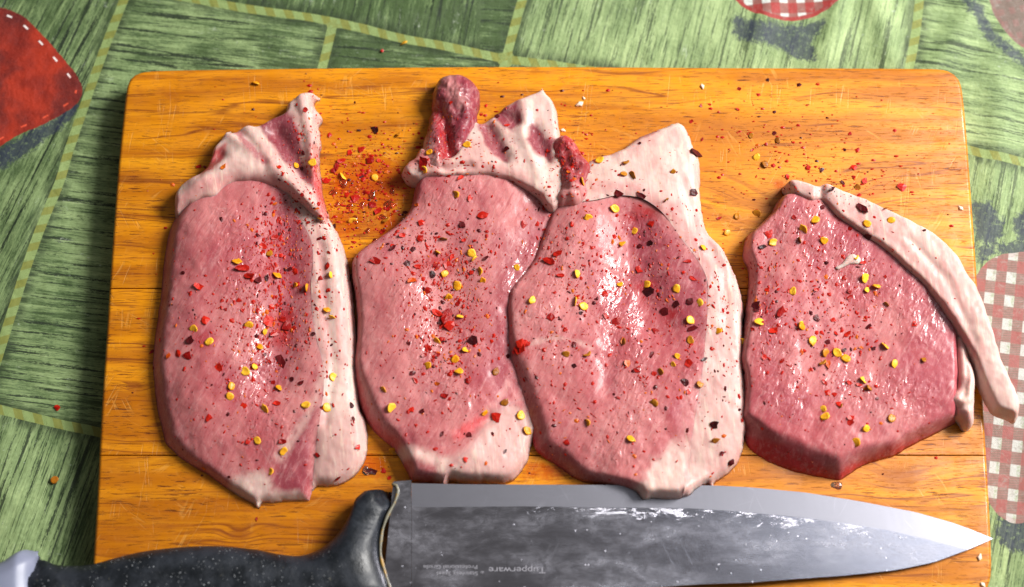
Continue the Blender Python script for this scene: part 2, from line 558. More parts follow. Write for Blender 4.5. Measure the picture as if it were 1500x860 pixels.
    b = g.bump(g.noise(o, 1.1, 4), 0.22, 0.5, b)
    g.set(color=c, rough=g.ss(.3, .7, fine, .5, .75), normal=b, spec=0.35)
    ob = link('tablecloth', me, g.m)
    tag(ob, 'green patchwork-print tablecloth with a stitched red heart, spread under the cutting board', 'tablecloth')
    return ob


cloth = build_cloth()
# the table under it
bm = bmesh.new()
bmesh.ops.create_cube(bm, size=1.0, matrix=Matrix.Translation((0, 0, (-BOARD_T - 1.2) * CM)) @ Matrix.Diagonal((0.80, 0.64, 0.02, 1)))
me = bpy.data.meshes.new('table'); bm.to_mesh(me); bm.free()
g = G('table_wood'); g.set(color=(0.18, 0.10, 0.05), rough=0.5)
tb = link('table', me, g.m); tb['kind'] = 'structure'

# ================================================================== CUTTING BOARD
def wood_mat(seed, knots):
    g = G('board_wood_%d' % seed)
    o = g.obj()
    X, Y, Z = g.xyz(o)
    off = (seed * 13.7, seed * 5.3, seed * 2.1)
    warp = g.noise(g.vec(o, (0.10, 0.22, 0.2), loc=off), 1.0, 3)
    yy = g.add(Y, g.mul(g.sub(warp, .5), 1.5))
    kk = None
    for (kx, ky, kr) in knots:
        dx = g.mul(g.sub(X, kx), 0.55); dy = g.sub(Y, ky)
        d = g.math('SQRT', g.add(g.mul(dx, dx), g.mul(dy, dy)))
        pull = g.math('EXPONENT', g.mul(g.mul(d, d), -1.0 / (kr * kr)))
        yy = g.add(yy, g.mul(pull, kr * 0.9))
        q = g.mul(pull, 1.0)
        kk = q if kk is None else g.mx(kk, q)
    gv = g.comb(g.mul(X, 0.09), yy, g.mul(Z, 1.0))
    gv = g.vec(gv, loc=off)
    bands = g.noise(g.vec(gv, (1, 0.9, 1)), 1.0, 3, .5, .1)
    rings = g.noise(g.vec(gv, (1.6, 4.2, 1)), 1.0, 3, .55, .15)
    fib = g.noise(g.vec(o, (0.7, 16, 4), loc=off), 1.0, 4, .65, .1)
    c = g.mix((0.45, 0.135, 0.001), (0.71, 0.262, 0.003), g.ss(.36, .66, bands))
    c = g.mix(c, (0.80, 0.35, 0.012), g.mul(g.ss(.5, .75, g.noise(g.vec(gv, (.6, 1.4, 1), loc=(8, 3, 0)), 1, 4)), .55))
    c = g.mix(c, (0.36, 0.095, 0.003), g.mul(g.ss(.54, .68, rings), .55))
    c = g.mix(c, (0.30, 0.080, 0.004), g.mul(g.ss(.5, .64, fib), .38))
    # pores: short dark dashes along the grain
    pm = g.ss(.40, .62, g.noise(g.vec(gv, (1.2, .8, 1), loc=(2, 6, 0)), 1.0, 3))
    p1 = g.ss(.61, .68, g.noise(g.vec(o, (1.0, 13.0, 3), loc=off), 1.0, 2, .5, .25))
    p2 = g.ss(.62, .68, g.noise(g.vec(o, (1.9, 24.0, 3), loc=(off[1], off[0], 4)), 1.0, 2, .5, .2))
    pores = g.mul(g.mx(p1, g.mul(p2, .8)), g.add(.5, g.mul(pm, .5)))
    c = g.mix(c, (0.13, 0.028, 0.003), g.mul(pores, .95))
    # long dark annual lines
    line = g.ss(.022, .0, g.math('ABSOLUTE', g.sub(g.noise(g.vec(gv, (.8, 1.3, 1), loc=(5, 1, 0)), 1.0, 2, .5, .1), .56)))
    c = g.mix(c, (0.22, 0.05, 0.004), g.mul(line, g.ss(.38, .56, g.noise(g.vec(o, (.25, 1, 1)), 1, 2), .1, .9)))
    if kk is not None:
        c = g.mix(c, (0.27, 0.065, 0.004), g.mul(g.ss(.45, .98, kk), .55))
    # knife scratches, paler or darker than the varnish
    scr = None
    for i, (an, mlen, th) in enumerate(((63, .30, .015), (118, .25, .014), (35, .3, .012), (84, .22, .016), (97, .2, .012), (150, .3, .012))):
        v = g.turn(o, an, (mlen * .5, 1.9, 1), loc=(seed * 3.1 + i * 7.7, i * 3.3, 0))
        l = g.ss(th, th * .3, g.math('ABSOLUTE', g.sub(g.noise(v, 1.0, 2, .4, .0), .5)))
        msk = g.ss(.56, .68, g.noise(g.vec(o, (.5, .5, 1), loc=(i * 9.0, seed * 4.0, 0)), 1.0, 3))
        l = g.mul(l, msk)
        scr = l if scr is None else g.mx(scr, l)
    c = g.mix(c, (0.86, 0.48, 0.12), g.mul(scr, .22))
    # worn blotches and the red chili-oil stain
    c = g.mix(c, (0.36, 0.10, 0.006), g.mul(g.ss(.58, .72, g.noise(g.vec(o, (.5, .8, 1), loc=off), 1.0, 5, .65)), .5))
    st = None
    for (px, py, rx, ry, a) in ((540, 270, 2.3, 1.7, .85), (505, 330, 1.5, 1.3, .6), (575, 335, 1.4, 1.2, .7), (545, 680, 1.0, .7, .8), (1125, 240, 1.3, .9, .35), (800, 690, 1.6, .6, .7), (1143, 270, .5, .8, .6)):
        wx, wy = unproject(px, py, 0.0)
        dx = g.mul(g.sub(X, float(wx)), 1 / rx); dy = g.mul(g.sub(Y, float(wy)), 1 / ry)
        e = g.mul(g.math('EXPONENT', g.mul(g.add(g.mul(dx, dx), g.mul(dy, dy)), -1.0)), a)
        st = e if st is None else g.mx(st, e)
    stn = g.ss(.30, .75, g.add(st, g.mul(g.sub(g.noise(o, 2.2, 5, .65, .3), .5), .9)))
    c = g.mix(c, (0.42, 0.045, 0.003), g.mul(stn, .72))
    b = g.bump(g.add(g.mul(pores, -1.0), g.mul(scr, -.6)), 0.02, .6)
    b = g.bump(g.noise(g.vec(o, (.8, 5, 2)), 1.0, 4, .6), 0.02, .5, b)
    rgh = g.add(g.ss(.3, .7, g.noise(o, 1.4, 4, .6), .40, .58), g.mul(stn, -.2))
    g.set(color=c, rough=rgh, normal=b, spec=.35, coat=g.ss(.52, .66, g.noise(o, .5, 4, .6), .0, .35), coatr=.16)
    return g.m


BO = catmull([(240, 102), (480, 98.5), (760, 96.5), (1050, 98), (1366, 99.5), (1390, 103), (1405, 115), (1410.5, 135), (1417, 200), (1422, 270), (1431, 395),
              (1441, 590), (1450, 745), (1453, 825), (1451, 850), (1442, 868), (1424, 880), (1395, 885), (1100, 886), (760, 887), (400, 886), (190, 885), (158, 880), (142, 868),
              (135, 848), (135.5, 825), (141, 740), (148, 601), (156, 480), (163, 371), (172, 250), (179, 180), (184, 135), (190, 115), (206, 105)], 7)
BOW = np.stack(unproject(BO[:, 0], BO[:, 1], 0.0), 1)
y_seam1 = float(unproject(750, 422.5, 0.0)[1]); y_seam2 = float(unproject(750, 667, 0.0)[1])


def clip_y(poly, lo, hi):
    def half(P, f):
        out = []
        for i in range(len(P)):
            a, b = P[i], P[(i + 1) % len(P)]
            fa, fb = f(a), f(b)
            if fa >= 0: out.append(a)
            if (fa >= 0) != (fb >= 0): out.append(a + (b - a) * fa / (fa - fb))
        return np.array(out)
    P = half(poly, lambda p: p[1] - lo)
    return half(P, lambda p: hi - p[1])


cb = empty('cutting_board', (0, 0, -BOARD_T), 'varnished orange wooden cutting board of three glued planks lying on the green tablecloth', 'cutting board')
GAP = 0.022
bands_ = [(y_seam1 + GAP, 99), (y_seam2 + GAP, y_seam1 - GAP), (-99, y_seam2 - GAP)]
plank_knots = [[(float(unproject(1165, 290)[0]), float(unproject(1165, 290)[1]), 1.5)], [(float(unproject(199, 568)[0]), float(unproject(199, 568)[1]), .35)],
               [(float(unproject(350, 783)[0]), float(unproject(350, 783)[1]), .4), (float(unproject(1320, 700)[0]), float(unproject(1320, 700)[1]), .9)]]
for bi_, (lo, hi) in enumerate(bands_):
    P = clip_y(BOW, lo, hi)
    bm = bmesh.new()
    top = [bm.verts.new((p[0] * CM, p[1] * CM, 0)) for p in P]
    bot = [bm.verts.new((p[0] * CM, p[1] * CM, -BOARD_T * CM)) for p in P]
    ft = bm.faces.new(top); bm.faces.new(bot[::-1])
    n = len(P)
    for i in range(n):
        bm.faces.new((top[i], bot[i], bot[(i + 1) % n], top[(i + 1) % n]))
    bmesh.ops.recalc_face_normals(bm, faces=bm.faces)
    bm.edges.ensure_lookup_table()
    outer, seam = [], []
    for i in range(n):
        for ring in (top, bot):
            e = bm.edges.get((ring[i], ring[(i + 1) % n]))
            ys_ = [v.co.y / CM for v in e.verts]
            is_seam = any(abs(ys_[0] - q) < 1e-4 and abs(ys_[1] - q) < 1e-4 for q in (lo, hi))
            (seam if is_seam else outer).append(e)
    bmesh.ops.bevel(bm, geom=outer, offset=0.17 * CM, segments=4, profile=.5, affect='EDGES', clamp_overlap=True)
    se = [e for e in bm.edges if e.is_valid and len(e.link_faces) == 2 and e.calc_face_angle(0) > 1.2 and
          any(abs(v.co.y / CM - q) < 1e-3 for q in (lo, hi) for v in e.verts) and abs(e.verts[0].co.y - e.verts[1].co.y) < 1e-5 and e.calc_length() > 0.1]
    if se: bmesh.ops.bevel(bm, geom=se, offset=0.02 * CM, segments=1, affect='EDGES', clamp_overlap=True)
    me = bpy.data.meshes.new('plank'); bm.to_mesh(me); bm.free()
    for p in me.polygons: p.use_smooth = True
    me.set_sharp_from_angle(angle=math.radians(40))
    ob = link('plank', me, wood_mat(bi_ + 1, plank_knots[bi_]), cb)

# ================================================================== MEAT
LEAN = np.array([0.405, 0.092, 0.102]); PALE = np.array([0.55, 0.205, 0.20]); DEEP = np.array([0.42, 0.022, 0.028])
PURP = np.array([0.22, 0.032, 0.050]); FAT = np.array([0.58, 0.362, 0.328]); FATW = np.array([0.67, 0.485, 0.43]); FATP = np.array([0.55, 0.235, 0.225])


def meat_mat():
    g = G('raw_pork')
    o = g.obj()
    colr = g.attr('Col', 'Color')
    fat = g.attr('fat')
    lean = g.inv(fat)
    fv = g.vec(o, (2.2, .8, 1.5), rot=(0, 0, .45))
    m1 = g.noise(fv, 1.0, 6, .65, .6)
    m2 = g.noise(o, 6.0, 5, .7, .3)
    m3 = g.noise(g.vec(o, (9, 3, 5), rot=(0, 0, .45)), 1.0, 4, .65, .5)
    c = g.mix(colr, (0.34, 0.045, 0.065), g.mul(g.ss(.48, .72, m1), g.mul(lean, .38)))
    c = g.mix(c, (0.66, 0.36, 0.36), g.mul(g.ss(.54, .74, m2), g.add(.10, g.mul(lean, .22))))
    c = g.mix(c, (0.64, 0.32, 0.32), g.mul(g.ss(.54, .70, m3), g.mul(lean, .35)))
    c = g.mix(c, (0.66, 0.33, 0.30), g.mul(g.mul(g.ss(.50, .70, m1), g.ss(.45, .6, m2)), g.mul(fat, .45)))
    # hair-thin pale connective threads in the lean
    th = g.ss(.016, .004, g.math('ABSOLUTE', g.sub(g.noise(g.vec(o, (.9, .5, .5), rot=(0, 0, .5)), .8, 4, .55, .6), .5)))
    c = g.mix(c, (0.80, .58, .54), g.mul(g.mul(th, g.ss(.45, .6, g.noise(o, .8, 2))), g.mul(lean, .12)))
    # muscle fibres running through the cut, and layers in the fat
    fb = g.noise(g.turn(o, 62, (1.3, 11, 6)), 1.0, 4, .62, .5)
    fb2 = g.noise(g.turn(o, 62, (.5, 3.6, 2)), 1.0, 5, .68, .7)
    c = g.mix(c, (0.30, 0.035, 0.05), g.mul(g.ss(.50, .68, fb), g.mul(lean, .42)))
    c = g.mix(c, (0.66, 0.36, 0.35), g.mul(g.ss(.52, .68, fb2), g.mul(lean, .28)))
    ly = g.noise(g.turn(o, 96, (.6, 7, 3)), 1.0, 4, .6, .5)
    c = g.mix(c, (0.55, 0.24, 0.22), g.mul(g.ss(.54, .68, ly), g.mul(fat, .38)))
    c = g.mix(c, (0.74, 0.60, 0.48), g.mul(g.ss(.46, .34, ly), g.mul(fat, .45)))
    # damp surface: smooth and satiny, crinkled and running with juice where it is wet
    fib = g.noise(g.turn(o, 60, (2.4, 4.2, 3.0)), 1.0, 1.0, .45, 1.3)
    broad = g.noise(o, 1.3, 3, .5, .4)
    wr = g.sat(g.add(g.mul(g.attr('wet'), .8), g.ss(.5, .75, g.noise(g.vec(o, loc=(7, 3, 1)), .7, 3), .0, .3)))
    h = g.add(g.mul(g.mul(fib, wr), 1.3), g.mul(broad, .8))
    amp = g.ss(.0, .8, fat, 1.0, .3)
    b = g.bump(g.mul(h, amp), 0.055, .8)
    b2 = g.bump(g.noise(g.vec(o, (22, 9, 14), rot=(0, 0, .45)), 1.0, 3, .6), 0.004, .5, b)
    wet = g.noise(o, .9, 3)
    rgh = g.add(g.ss(.35, .65, wet, .34, .48), g.mul(fat, .06))
    return g.set(color=c, rough=rgh, normal=b2, ior=1.40, spec=.34, sss=g.add(.42, g.mul(fat, .25)), sssr=(1.0, .36, .25), ssss=0.003, coat=g.mul(g.add(.06, g.mul(wr, .5)), g.ss(0, 1, fat, 1.0, .35)), coatr=.12, coatn=b)


MEAT = meat_mat()
SURF = []                                   # (verts cm, quads, tag) of everything spices can lie on


STAINS = [(405, 350, 26, 34, .6), (410, 478, 34, 34, .9), (395, 400, 30, 30, .6), (300, 500, 26, 22, .45), (658, 470, 24, 22, .9), (650, 385, 44, 26, .55), (762, 508, 14, 14, .9), (945, 420, 26, 22, .6), (980, 455, 34, 22, .45), (812, 385, 18, 22, .6),
          (930, 310, 60, 18, .6), (1215, 520, 28, 22, .6), (1245, 430, 14, 14, .5), (1110, 455, 12, 22, .6), (840, 225, 22, 22, .6), (460, 235, 12, 40, .5), (640, 225, 20, 16, .5), (610, 405, 30, 20, .35), (1262, 345, 26, 14, .45), (1212, 575, 26, 26, .3)]


WETS = [([(335, 330), (350, 400), (365, 480), (372, 560), (395, 640)], 36), ([(420, 300), (440, 330)], 18), ([(690, 275), (640, 300)], 22), ([(600, 440), (630, 520), (660, 590)], 34), ([(775, 360), (745, 420)], 14), ([(905, 420), (915, 520), (930, 600), (900, 650)], 38),
        ([(820, 350), (790, 450), (810, 520)], 26), ([(930, 320), (960, 345)], 22), ([(1010, 540), (1020, 600)], 12), ([(1150, 320), (1250, 400), (1350, 470)], 44), ([(1120, 470), (1150, 580)], 40), ([(1240, 560), (1330, 590)], 44), ([(650, 140), (650, 220)], 26)]


def call(f, PX, PY):
    return f(PX, PY) if callable(f) else np.full(PX.shape, float(f))


def slab(name, outline, parent, T, r, color, z0=0.0, res=0.055, mat=None, rough_amp=0.05, theta0=-25, jag=0.03, bumps=None, surf=None, smooth_it=4, seed=3, step=3.0, part=None, inside=True, sag=.10, jf=2.2, cut_t=None, crisp=None, rimz=None, sagr=.5):
    """a soft slab: traced outline, rounded bulging rim, uneven top, closed underneath"""
    px = catmull(outline, step)
    Tm = float(np.mean(call(T, px[:, 0], px[:, 1]))); zb = call(z0, px[:, 0], px[:, 1]); Te = call(T, px[:, 0], px[:, 1])
    w0 = np.stack(unproject(px[:, 0], px[:, 1], zb + Te * .5), 1)
    nx_ = np.roll(w0, -1, 0) - np.roll(w0, 1, 0)
    area2 = np.sum(w0[:, 0] * np.roll(w0[:, 1], -1) - np.roll(w0[:, 0], -1) * w0[:, 1])
    nrm = np.stack([nx_[:, 1], -nx_[:, 0]], 1) * (1 if area2 > 0 else -1)
    nrm /= np.linalg.norm(nrm, axis=1)[:, None] + 1e-9
    tc = CAMP[None, :2] - w0
    tc /= np.linalg.norm(tc, axis=1)[:, None]
    f = (nrm * tc).sum(1)
    for _ in range(6): f = (np.roll(f, 1) + f + np.roll(f, -1)) / 3
    zs = zb + Te * (0.52 - 0.36 * f) if rimz is None else zb + Te * rimz
    P = np.stack(unproject(px[:, 0], px[:, 1], zs), 1)
    s_ = np.cumsum(np.linalg.norm(nx_, axis=1)) * .5
    P = P + nrm * (jag * fbm(s_ * jf, s_ * 0 + seed, seed, 4))[:, None]
    x0, y0 = P.min(0) - res * 2; x1, y1 = P.max(0) + res * 2
    xs = np.arange(x0, x1, res); ys = np.arange(y0, y1, res)
    d, bx, by, _, _ = grid_sdf(xs, ys, P)
    X, Y = np.meshgrid(xs, ys)
    drim = d; dcut = None
    if part is not None:                       # one piece of a slice: cut along a line it shares with its neighbour
        pp = catmull(part, step)
        zt = call(z0, pp[:, 0], pp[:, 1]) + call(cut_t if cut_t is not None else T, pp[:, 0], pp[:, 1])
        PPw = np.stack(unproject(pp[:, 0], pp[:, 1], zt), 1)
        dp, bx2, by2, _, _ = grid_sdf(xs, ys, PPw)
        if not inside: dp = -dp
        dcut = dp
        m = dp < d
        d = np.where(m, dp, d); bx = np.where(m, bx2, bx); by = np.where(m, by2, by)
    cen = (d[:-1, :-1] + d[1:, :-1] + d[:-1, 1:] + d[1:, 1:]) * .25 > 0
    idx = np.arange(X.size).reshape(X.shape)
    quads = np.stack([idx[:-1, :-1], idx[:-1, 1:], idx[1:, 1:], idx[1:, :-1]], -1)[cen]
    cnt = np.bincount(quads.ravel(), minlength=X.size)
    used = cnt > 0
    bnd = (used & (cnt < 4)).reshape(X.shape)
    lim = drim <= d + 1e-9
    X = np.where(bnd, bx, X); Y = np.where(bnd, by, Y)
    drim = np.where(bnd & lim, 0, np.maximum(drim, 0)); d = drim
    # smoothed distance for the profile
    gy, gx = np.gradient(d, res)
    ds = d.copy()
    PX, PY = project(X, Y, call(z0, *project(X, Y, Tm + 0 * X)) + Tm * .95)
    rr = r if not callable(r) else r(PX, PY)
    s = np.clip(ds / rr, 0, 1)
    gn = np.sqrt(gx ** 2 + gy ** 2) + 1e-6
    if crisp:                                  # knife-cut side with a fairly sharp upper edge
        Xn, Yn = X, Y
        zprof = 1 - (1 - s) ** crisp
    else:
        th0 = math.radians(theta0)
        th = th0 + s * (math.pi / 2 - th0)
        inset = rr * (1 - np.cos(th))
        mv = np.where(ds < rr, inset - ds, 0) * np.clip(gn * 1.6 - .6, 0, 1)
        Xn = X + gx / gn * mv; Yn = Y + gy / gn * mv
        zprof = (np.sin(th) - math.sin(th0)) / (1 - math.sin(th0))
    Tl = call(T, PX, PY)
    if bumps is not None: Tl = Tl + bumps(PX, PY)
    Tl = Tl * (1 - sag * np.exp(-d / sagr))
    hz = Tl * zprof
    keep = used.reshape(X.shape)
    for _ in range(smooth_it):
        p = np.pad(hz, 1, mode='edge'); k = np.pad(keep.astype(float), 1)
        num = sum(p[a:a + X.shape[0], b_:b_ + X.shape[1]] * k[a:a + X.shape[0], b_:b_ + X.shape[1]] for a in (0, 1, 2) for b_ in (0, 1, 2))
        den = sum(k[a:a + X.shape[0], b_:b_ + X.shape[1]] for a in (0, 1, 2) for b_ in (0, 1, 2)) + 1e-9
        hz = np.where(keep & ~bnd & (s > .25), num / den, hz)
    hz = hz + rough_amp * zprof * (fbm(X * .9, Y * .9, seed + 5, 4) + .5 * fbm(X * 2.6, Y * 2.0, seed + 9, 3))
    C, fatv = color(PX, PY, d)
    if surf: hz = hz + np.asarray(fatv) * zprof * (.05 * (.5 - 2 * np.abs(fbm(X * .9 + Y * .35, Y * .45 - X * .2, seed + 40, 3))) * .5 + .012 * fbm(X * 5, Y * 4, seed + 44, 3))
    Z = call(z0, PX, PY) + hz
    if surf:                                   # chili oil soaked into the surface
        st = np.zeros(PX.shape)
        for (sx, sy, ax, ay, a) in STAINS: st = np.maximum(st, a * np.exp(-((PX - sx) / ax) ** 2 - ((PY - sy) / ay) ** 2))
        st = sstep(.25, .85, st + .45 * fbm(PX * .05, PY * .05, 77, 4) * (st > .05)) * .85
        C = lerp(C, np.array([0.34, 0.008, 0.009]), st)
    if dcut is not None:                       # lean and fat grade into each other at the seam
        q = np.exp(-(np.clip(dcut, 0, 9) / .14) ** 2) * (.55 + .45 * fbm(PX * .06, PY * .06, 71, 3))
        C = lerp(C, np.array([0.56, 0.26, 0.25]), np.clip(q, 0, 1) * .9)
        fatv = np.asarray(fatv) * (1 - q * .4) + .5 * q * .4
    wt = np.zeros(PX.shape)
    if surf:                                   # where juice stands on the meat
        for pts, wd in WETS: wt = np.maximum(wt, gauss(PX, PY, pts, wd))
        wt = sstep(.25, .75, wt + .3 * fbm(PX * .03, PY * .03, 61, 3))
    remap = -np.ones(X.size, int); ui = np.flatnonzero(used); remap[ui] = np.arange(len(ui))
    Vt = np.stack([Xn.ravel()[ui], Yn.ravel()[ui], Z.ravel()[ui]], 1)
    Qt = remap[quads]
    # underside: shares the rim
    inner = (~bnd | ~lim).ravel()[ui]          # cut faces stay open, so both sides of a cut meet without a rounded edge
    rb = np.arange(len(ui)); rb[inner] = len(ui) + np.arange(inner.sum())
    zlow = call(z0, PX, PY).ravel()[ui]
    Vb = np.stack([Xn.ravel()[ui], Yn.ravel()[ui], zlow + .004], 1)[inner]
    V = np.concatenate([Vt, Vb])
    Q = np.concatenate([Qt, rb[Qt][:, ::-1]])
    Cr = C.reshape(-1, 3)[ui]; Cr = np.concatenate([Cr, Cr[inner]]); Cr = np.concatenate([Cr, np.ones((len(Cr), 1))], 1)
    fv = np.broadcast_to(fatv, X.shape).ravel()[ui]; fv = np.concatenate([fv, fv[inner]])
    wv = wt.ravel()[ui]; wv = np.concatenate([wv, wv[inner]])
    me = np_mesh(name, V, Q, True, {'Col': ('FLOAT_COLOR', Cr), 'fat': ('FLOAT', fv), 'wet': ('FLOAT', wv)})
    ob = link(name, me, mat or MEAT, parent)
    if surf: SURF.append((Vt, Qt, surf))
    return ob


def base_lean(PX, PY, d, seed, a=LEAN, b=PALE, deep=DEEP):
    n = fbm(PX * .011, PY * .008, seed, 4); m = fbm(PX * .03, PY * .02, seed + 3, 4)
    C = lerp(a, b, sstep(-.35, .55, n)[...]) if True else None
    C = lerp(C, PURP * 1.35, .45 * sstep(.0, .6, m)); C = lerp(C, PALE, .6 * sstep(.0, .6, fbm(PX * .02 + 9, PY * .013, seed + 8, 5)))
    return C


def over(C, fat, col_, m, fv=None):
    C = C * (1 - m[..., None]) + np.asarray(col_) * m[..., None]
    if fv is not None: fat = fat * (1 - m) + fv * m
    return C, fat


def gauss(PX, PY, pts, wid):
    d = seg_sdf(PX, PY, np.asarray(pts, float), closed=False)[0]
    return np.exp(-(d / wid) ** 2)


def fatcol(PX, PY, seed, a=FAT, b=FATW, c=FATP):
    n = fbm(PX * .014, PY * .014, seed, 4); m = fbm(PX * .04, PY * .025, seed + 2, 4)
    C = lerp(a, b, sstep(-.3, .5, n))
    return lerp(C, c, .45 * sstep(.15, .7, m))


# ---------------------------------------------------------------- first chop
def chop_root(px, py, label):
    x, y = unproject(px, py, 0.0)
    return empty('pork_chop', (float(x), float(y), 0.0), label, 'pork chop', 'raw pork chops laid out on the board')


K1 = chop_root(380, 480, 'leftmost raw pork chop, a fat flap folded over its top')


def lean1(PX, PY, d):
    C = base_lean(PX, PY, d, 11, LEAN * 1.02, PALE)
    fat = np.zeros(PX.shape)
    C, fat = over(C, fat, PURP * 1.25, .55 * lmask(PX, PY, [(420, 300), (432, 380), (425, 470), (405, 540)], 26, 22, 8, 4))
    C, fat = over(C, fat, PURP * 1.1, .8 * pmask(PX, PY, [(470, 590), (455, 640), (452, 720), (420, 728), (395, 705), (420, 660), (440, 610)], 7, 7, 5))
    C, fat = over(C, fat, FAT, .75 * lmask(PX, PY, [(476, 540), (462, 590), (435, 640), (408, 668)], 6, 6, 6, 6), .7)
    C, fat = over(C, fat, FATW, .9 * pmask(PX, PY, [(345, 695), (385, 690), (400, 700), (395, 715), (440, 722), (452, 736), (380, 752), (330, 722)], 8, 8, 7), .9)
    C, fat = over(C, fat, PALE * 1.05, .6 * pmask(PX, PY, [(215, 480), (262, 520), (300, 650), (340, 730), (240, 690), (210, 560)], 26, 10, 8))
    return C, fat


RIM1 = [(249, 321), (260, 302), (290, 268), (330, 238), (380, 226), (430, 234), (458, 255), (470, 285), (480, 313), (494, 337), (506, 369), (516, 420), (523, 500), (526, 590), (535, 614), (538, 641), (534, 673), (516, 700), (492, 712), (464, 713), (457, 722),
        (452, 733), (433, 733), (405, 736), (384, 737), (378, 745), (371, 737), (346, 724), (311, 699), (271, 675), (243, 649), (233, 620), (226, 586), (221, 527), (226, 471), (232, 432), (240, 353)]
CUT1 = [(405, 230), (424, 290), (441, 322), (455, 350), (458, 380), (455, 420), (460, 479), (474, 539), (473, 578), (464, 641), (458, 700), (456, 760), (580, 760), (590, 230)]
T1_ = lambda X, Y: .98 - .36 * sstep(600, 740, Y) - .2 * sstep(300, 230, X)
B1_ = lambda X, Y: .20 * gauss(X, Y, [(290, 360), (280, 470), (300, 580)], 60) - .34 * gauss(X, Y, [(418, 320), (425, 400), (415, 480), (400, 560)], 34) - .10 * gauss(X, Y, [(460, 640), (456, 720)], 7)
R1_ = lambda X, Y: .34 + .35 * sstep(300, 240, X)
slab('lean', RIM1, K1, T1_, R1_, lean1, crisp=2.4, sag=.42, sagr=.6, seed=11, surf='c1', rough_amp=.05, bumps=B1_, part=CUT1, inside=False)


def fat1(PX, PY, d):
    C = fatcol(PX, PY, 21)
    C, f = over(C, np.ones(PX.shape), FATP, .55 * lmask(PX, PY, [(463, 330), (472, 400), (474, 460), (484, 520)], 6, 5, 3, 3), .9)
    C, f = over(C, f, FATW, .8 * lmask(PX, PY, [(484, 330), (490, 400), (486, 470), (492, 540)], 5, 5, 3, 5), 1)
    return C, f


slab('fat_strip', RIM1, K1, T1_, R1_, fat1, crisp=2.4, sag=.42, sagr=.6, seed=11, surf='c1', rough_amp=.05, part=CUT1, inside=True, jf=4.0,
     bumps=lambda X, Y: B1_(X, Y) - .10 * gauss(X, Y, [(470, 360), (478, 460), (490, 540), (478, 620)], 5) + .08 * gauss(X, Y, [(486, 340), (494, 430), (500, 520)], 9))


def flap1(PX, PY, d):
    C = fatcol(PX, PY, 31)
    f = np.ones(PX.shape)
    C, f = over(C, f, PURP * .95, .95 * pmask(PX, PY, [(376, 180), (394, 168), (421, 156), (436, 190), (440, 228), (456, 256), (480, 300), (452, 272), (425, 244), (400, 215)], 4, 5, 3), .1)
    C, f = over(C, f, PURP * 1.1, .8 * lmask(PX, PY, [(346, 190), (362, 212), (388, 238)], 6, 4, 3, 5), .2)
    C, f = over(C, f, DEEP, .85 * pmask(PX, PY, [(285, 256), (303, 226), (330, 212), (328, 236), (312, 250)], 4, 4, 6), .2)
    C, f = over(C, f, FATP, .6 * lmask(PX, PY, [(262, 296), (300, 275), (350, 262), (400, 268)], 8, 6, 3, 7), .8)
    C, f = over(C, f, DEEP * 1.3, .75 * lmask(PX, PY, [(458, 240), (470, 290), (476, 312)], 6, 5, 4, 7), .3)
    return C, f


slab('flap', [(256, 315), (252, 290), (258, 272), (269, 262), (293, 246), (306, 226), (311, 211), (322, 200), (330, 186), (336, 184), (338, 193), (350, 184), (364, 179), (378, 181), (394, 171), (417, 160), (419, 149), (430, 140), (441, 133),
              (453, 130), (467, 136), (458, 147), (471, 167), (466, 179), (469, 203), (466, 230), (470, 270), (480, 313), (476, 332), (460, 320), (440, 300), (418, 286), (396, 276), (366, 270), (336, 274), (320, 290), (296, 296), (270, 306)],
     K1, lambda X, Y: 0.84 + .32 * sstep(170, 255, Y) - .26 * sstep(320, 255, X), .15, flap1, jag=.05, jf=4.5, sag=.1, seed=33, surf='c1', rough_amp=.05, res=.05, crisp=1.8, rimz=.8,
     bumps=lambda X, Y: .14 * gauss(X, Y, [(290, 262), (340, 240), (395, 258), (440, 292)], 18) - .34 * gauss(X, Y, [(405, 195), (445, 255)], 15) + .22 * gauss(X, Y, [(440, 140), (456, 200), (458, 250)], 8) - .24 * gauss(X, Y, [(318, 290), (345, 268), (395, 268), (425, 284)], 5) + .2 * gauss(X, Y, [(335, 195), (375, 225), (420, 262), (455, 300)], 9) - .25 * gauss(X, Y, [(350, 190), (372, 215), (390, 240)], 6) - .35 * gauss(X, Y, [(290, 250), (322, 226)], 9) + .16 * gauss(X, Y, [(262, 290), (300, 268)], 9))
# ---------------------------------------------------------------- second chop
K2 = chop_root(650, 460, 'second pork chop from the left, a finger of dark meat at its top')


def lean2(PX, PY, d):
    C = base_lean(PX, PY, d, 41, LEAN, PALE * .98)
    f = np.zeros(PX.shape)
    C, f = over(C, f, PALE * 1.06, .65 * lmask(PX, PY, [(530, 400), (532, 500), (540, 600)], 18, 16, 6, 6))
    C, f = over(C, f, DEEP * 1.3, .55 * pmask(PX, PY, [(520, 540), (545, 612), (590, 640), (600, 700), (520, 640), (505, 560)], 8, 6, 7))
    C, f = over(C, f, PURP * 1.1, .5 * lmask(PX, PY, [(790, 320), (755, 390), (735, 470), (735, 540)], 22, 18, 6, 9))  # shade beside the overlapping third chop, painted into the meat colour
    C, f = over(C, f, FAT * .98, .92 * pmask(PX, PY, [(640, 690), (660, 672), (690, 650), (712, 618), (742, 590), (790, 600), (790, 715), (650, 722)], 8, 9, 4), .9)
    C, f = over(C, f, FATW, .8 * lmask(PX, PY, [(588, 662), (620, 668), (652, 682), (665, 696)], 9, 7, 5, 12), .9)
    C, f = over(C, f, DEEP * 1.4, .6 * lmask(PX, PY, [(708, 612), (690, 626), (668, 640)], 7, 6, 4, 14), .1)
    C, f = over(C, f, FATP, .8 * lmask(PX, PY, [(745, 560), (728, 590), (706, 606)], 4, 4, 4, 15), .6)
    return C, f


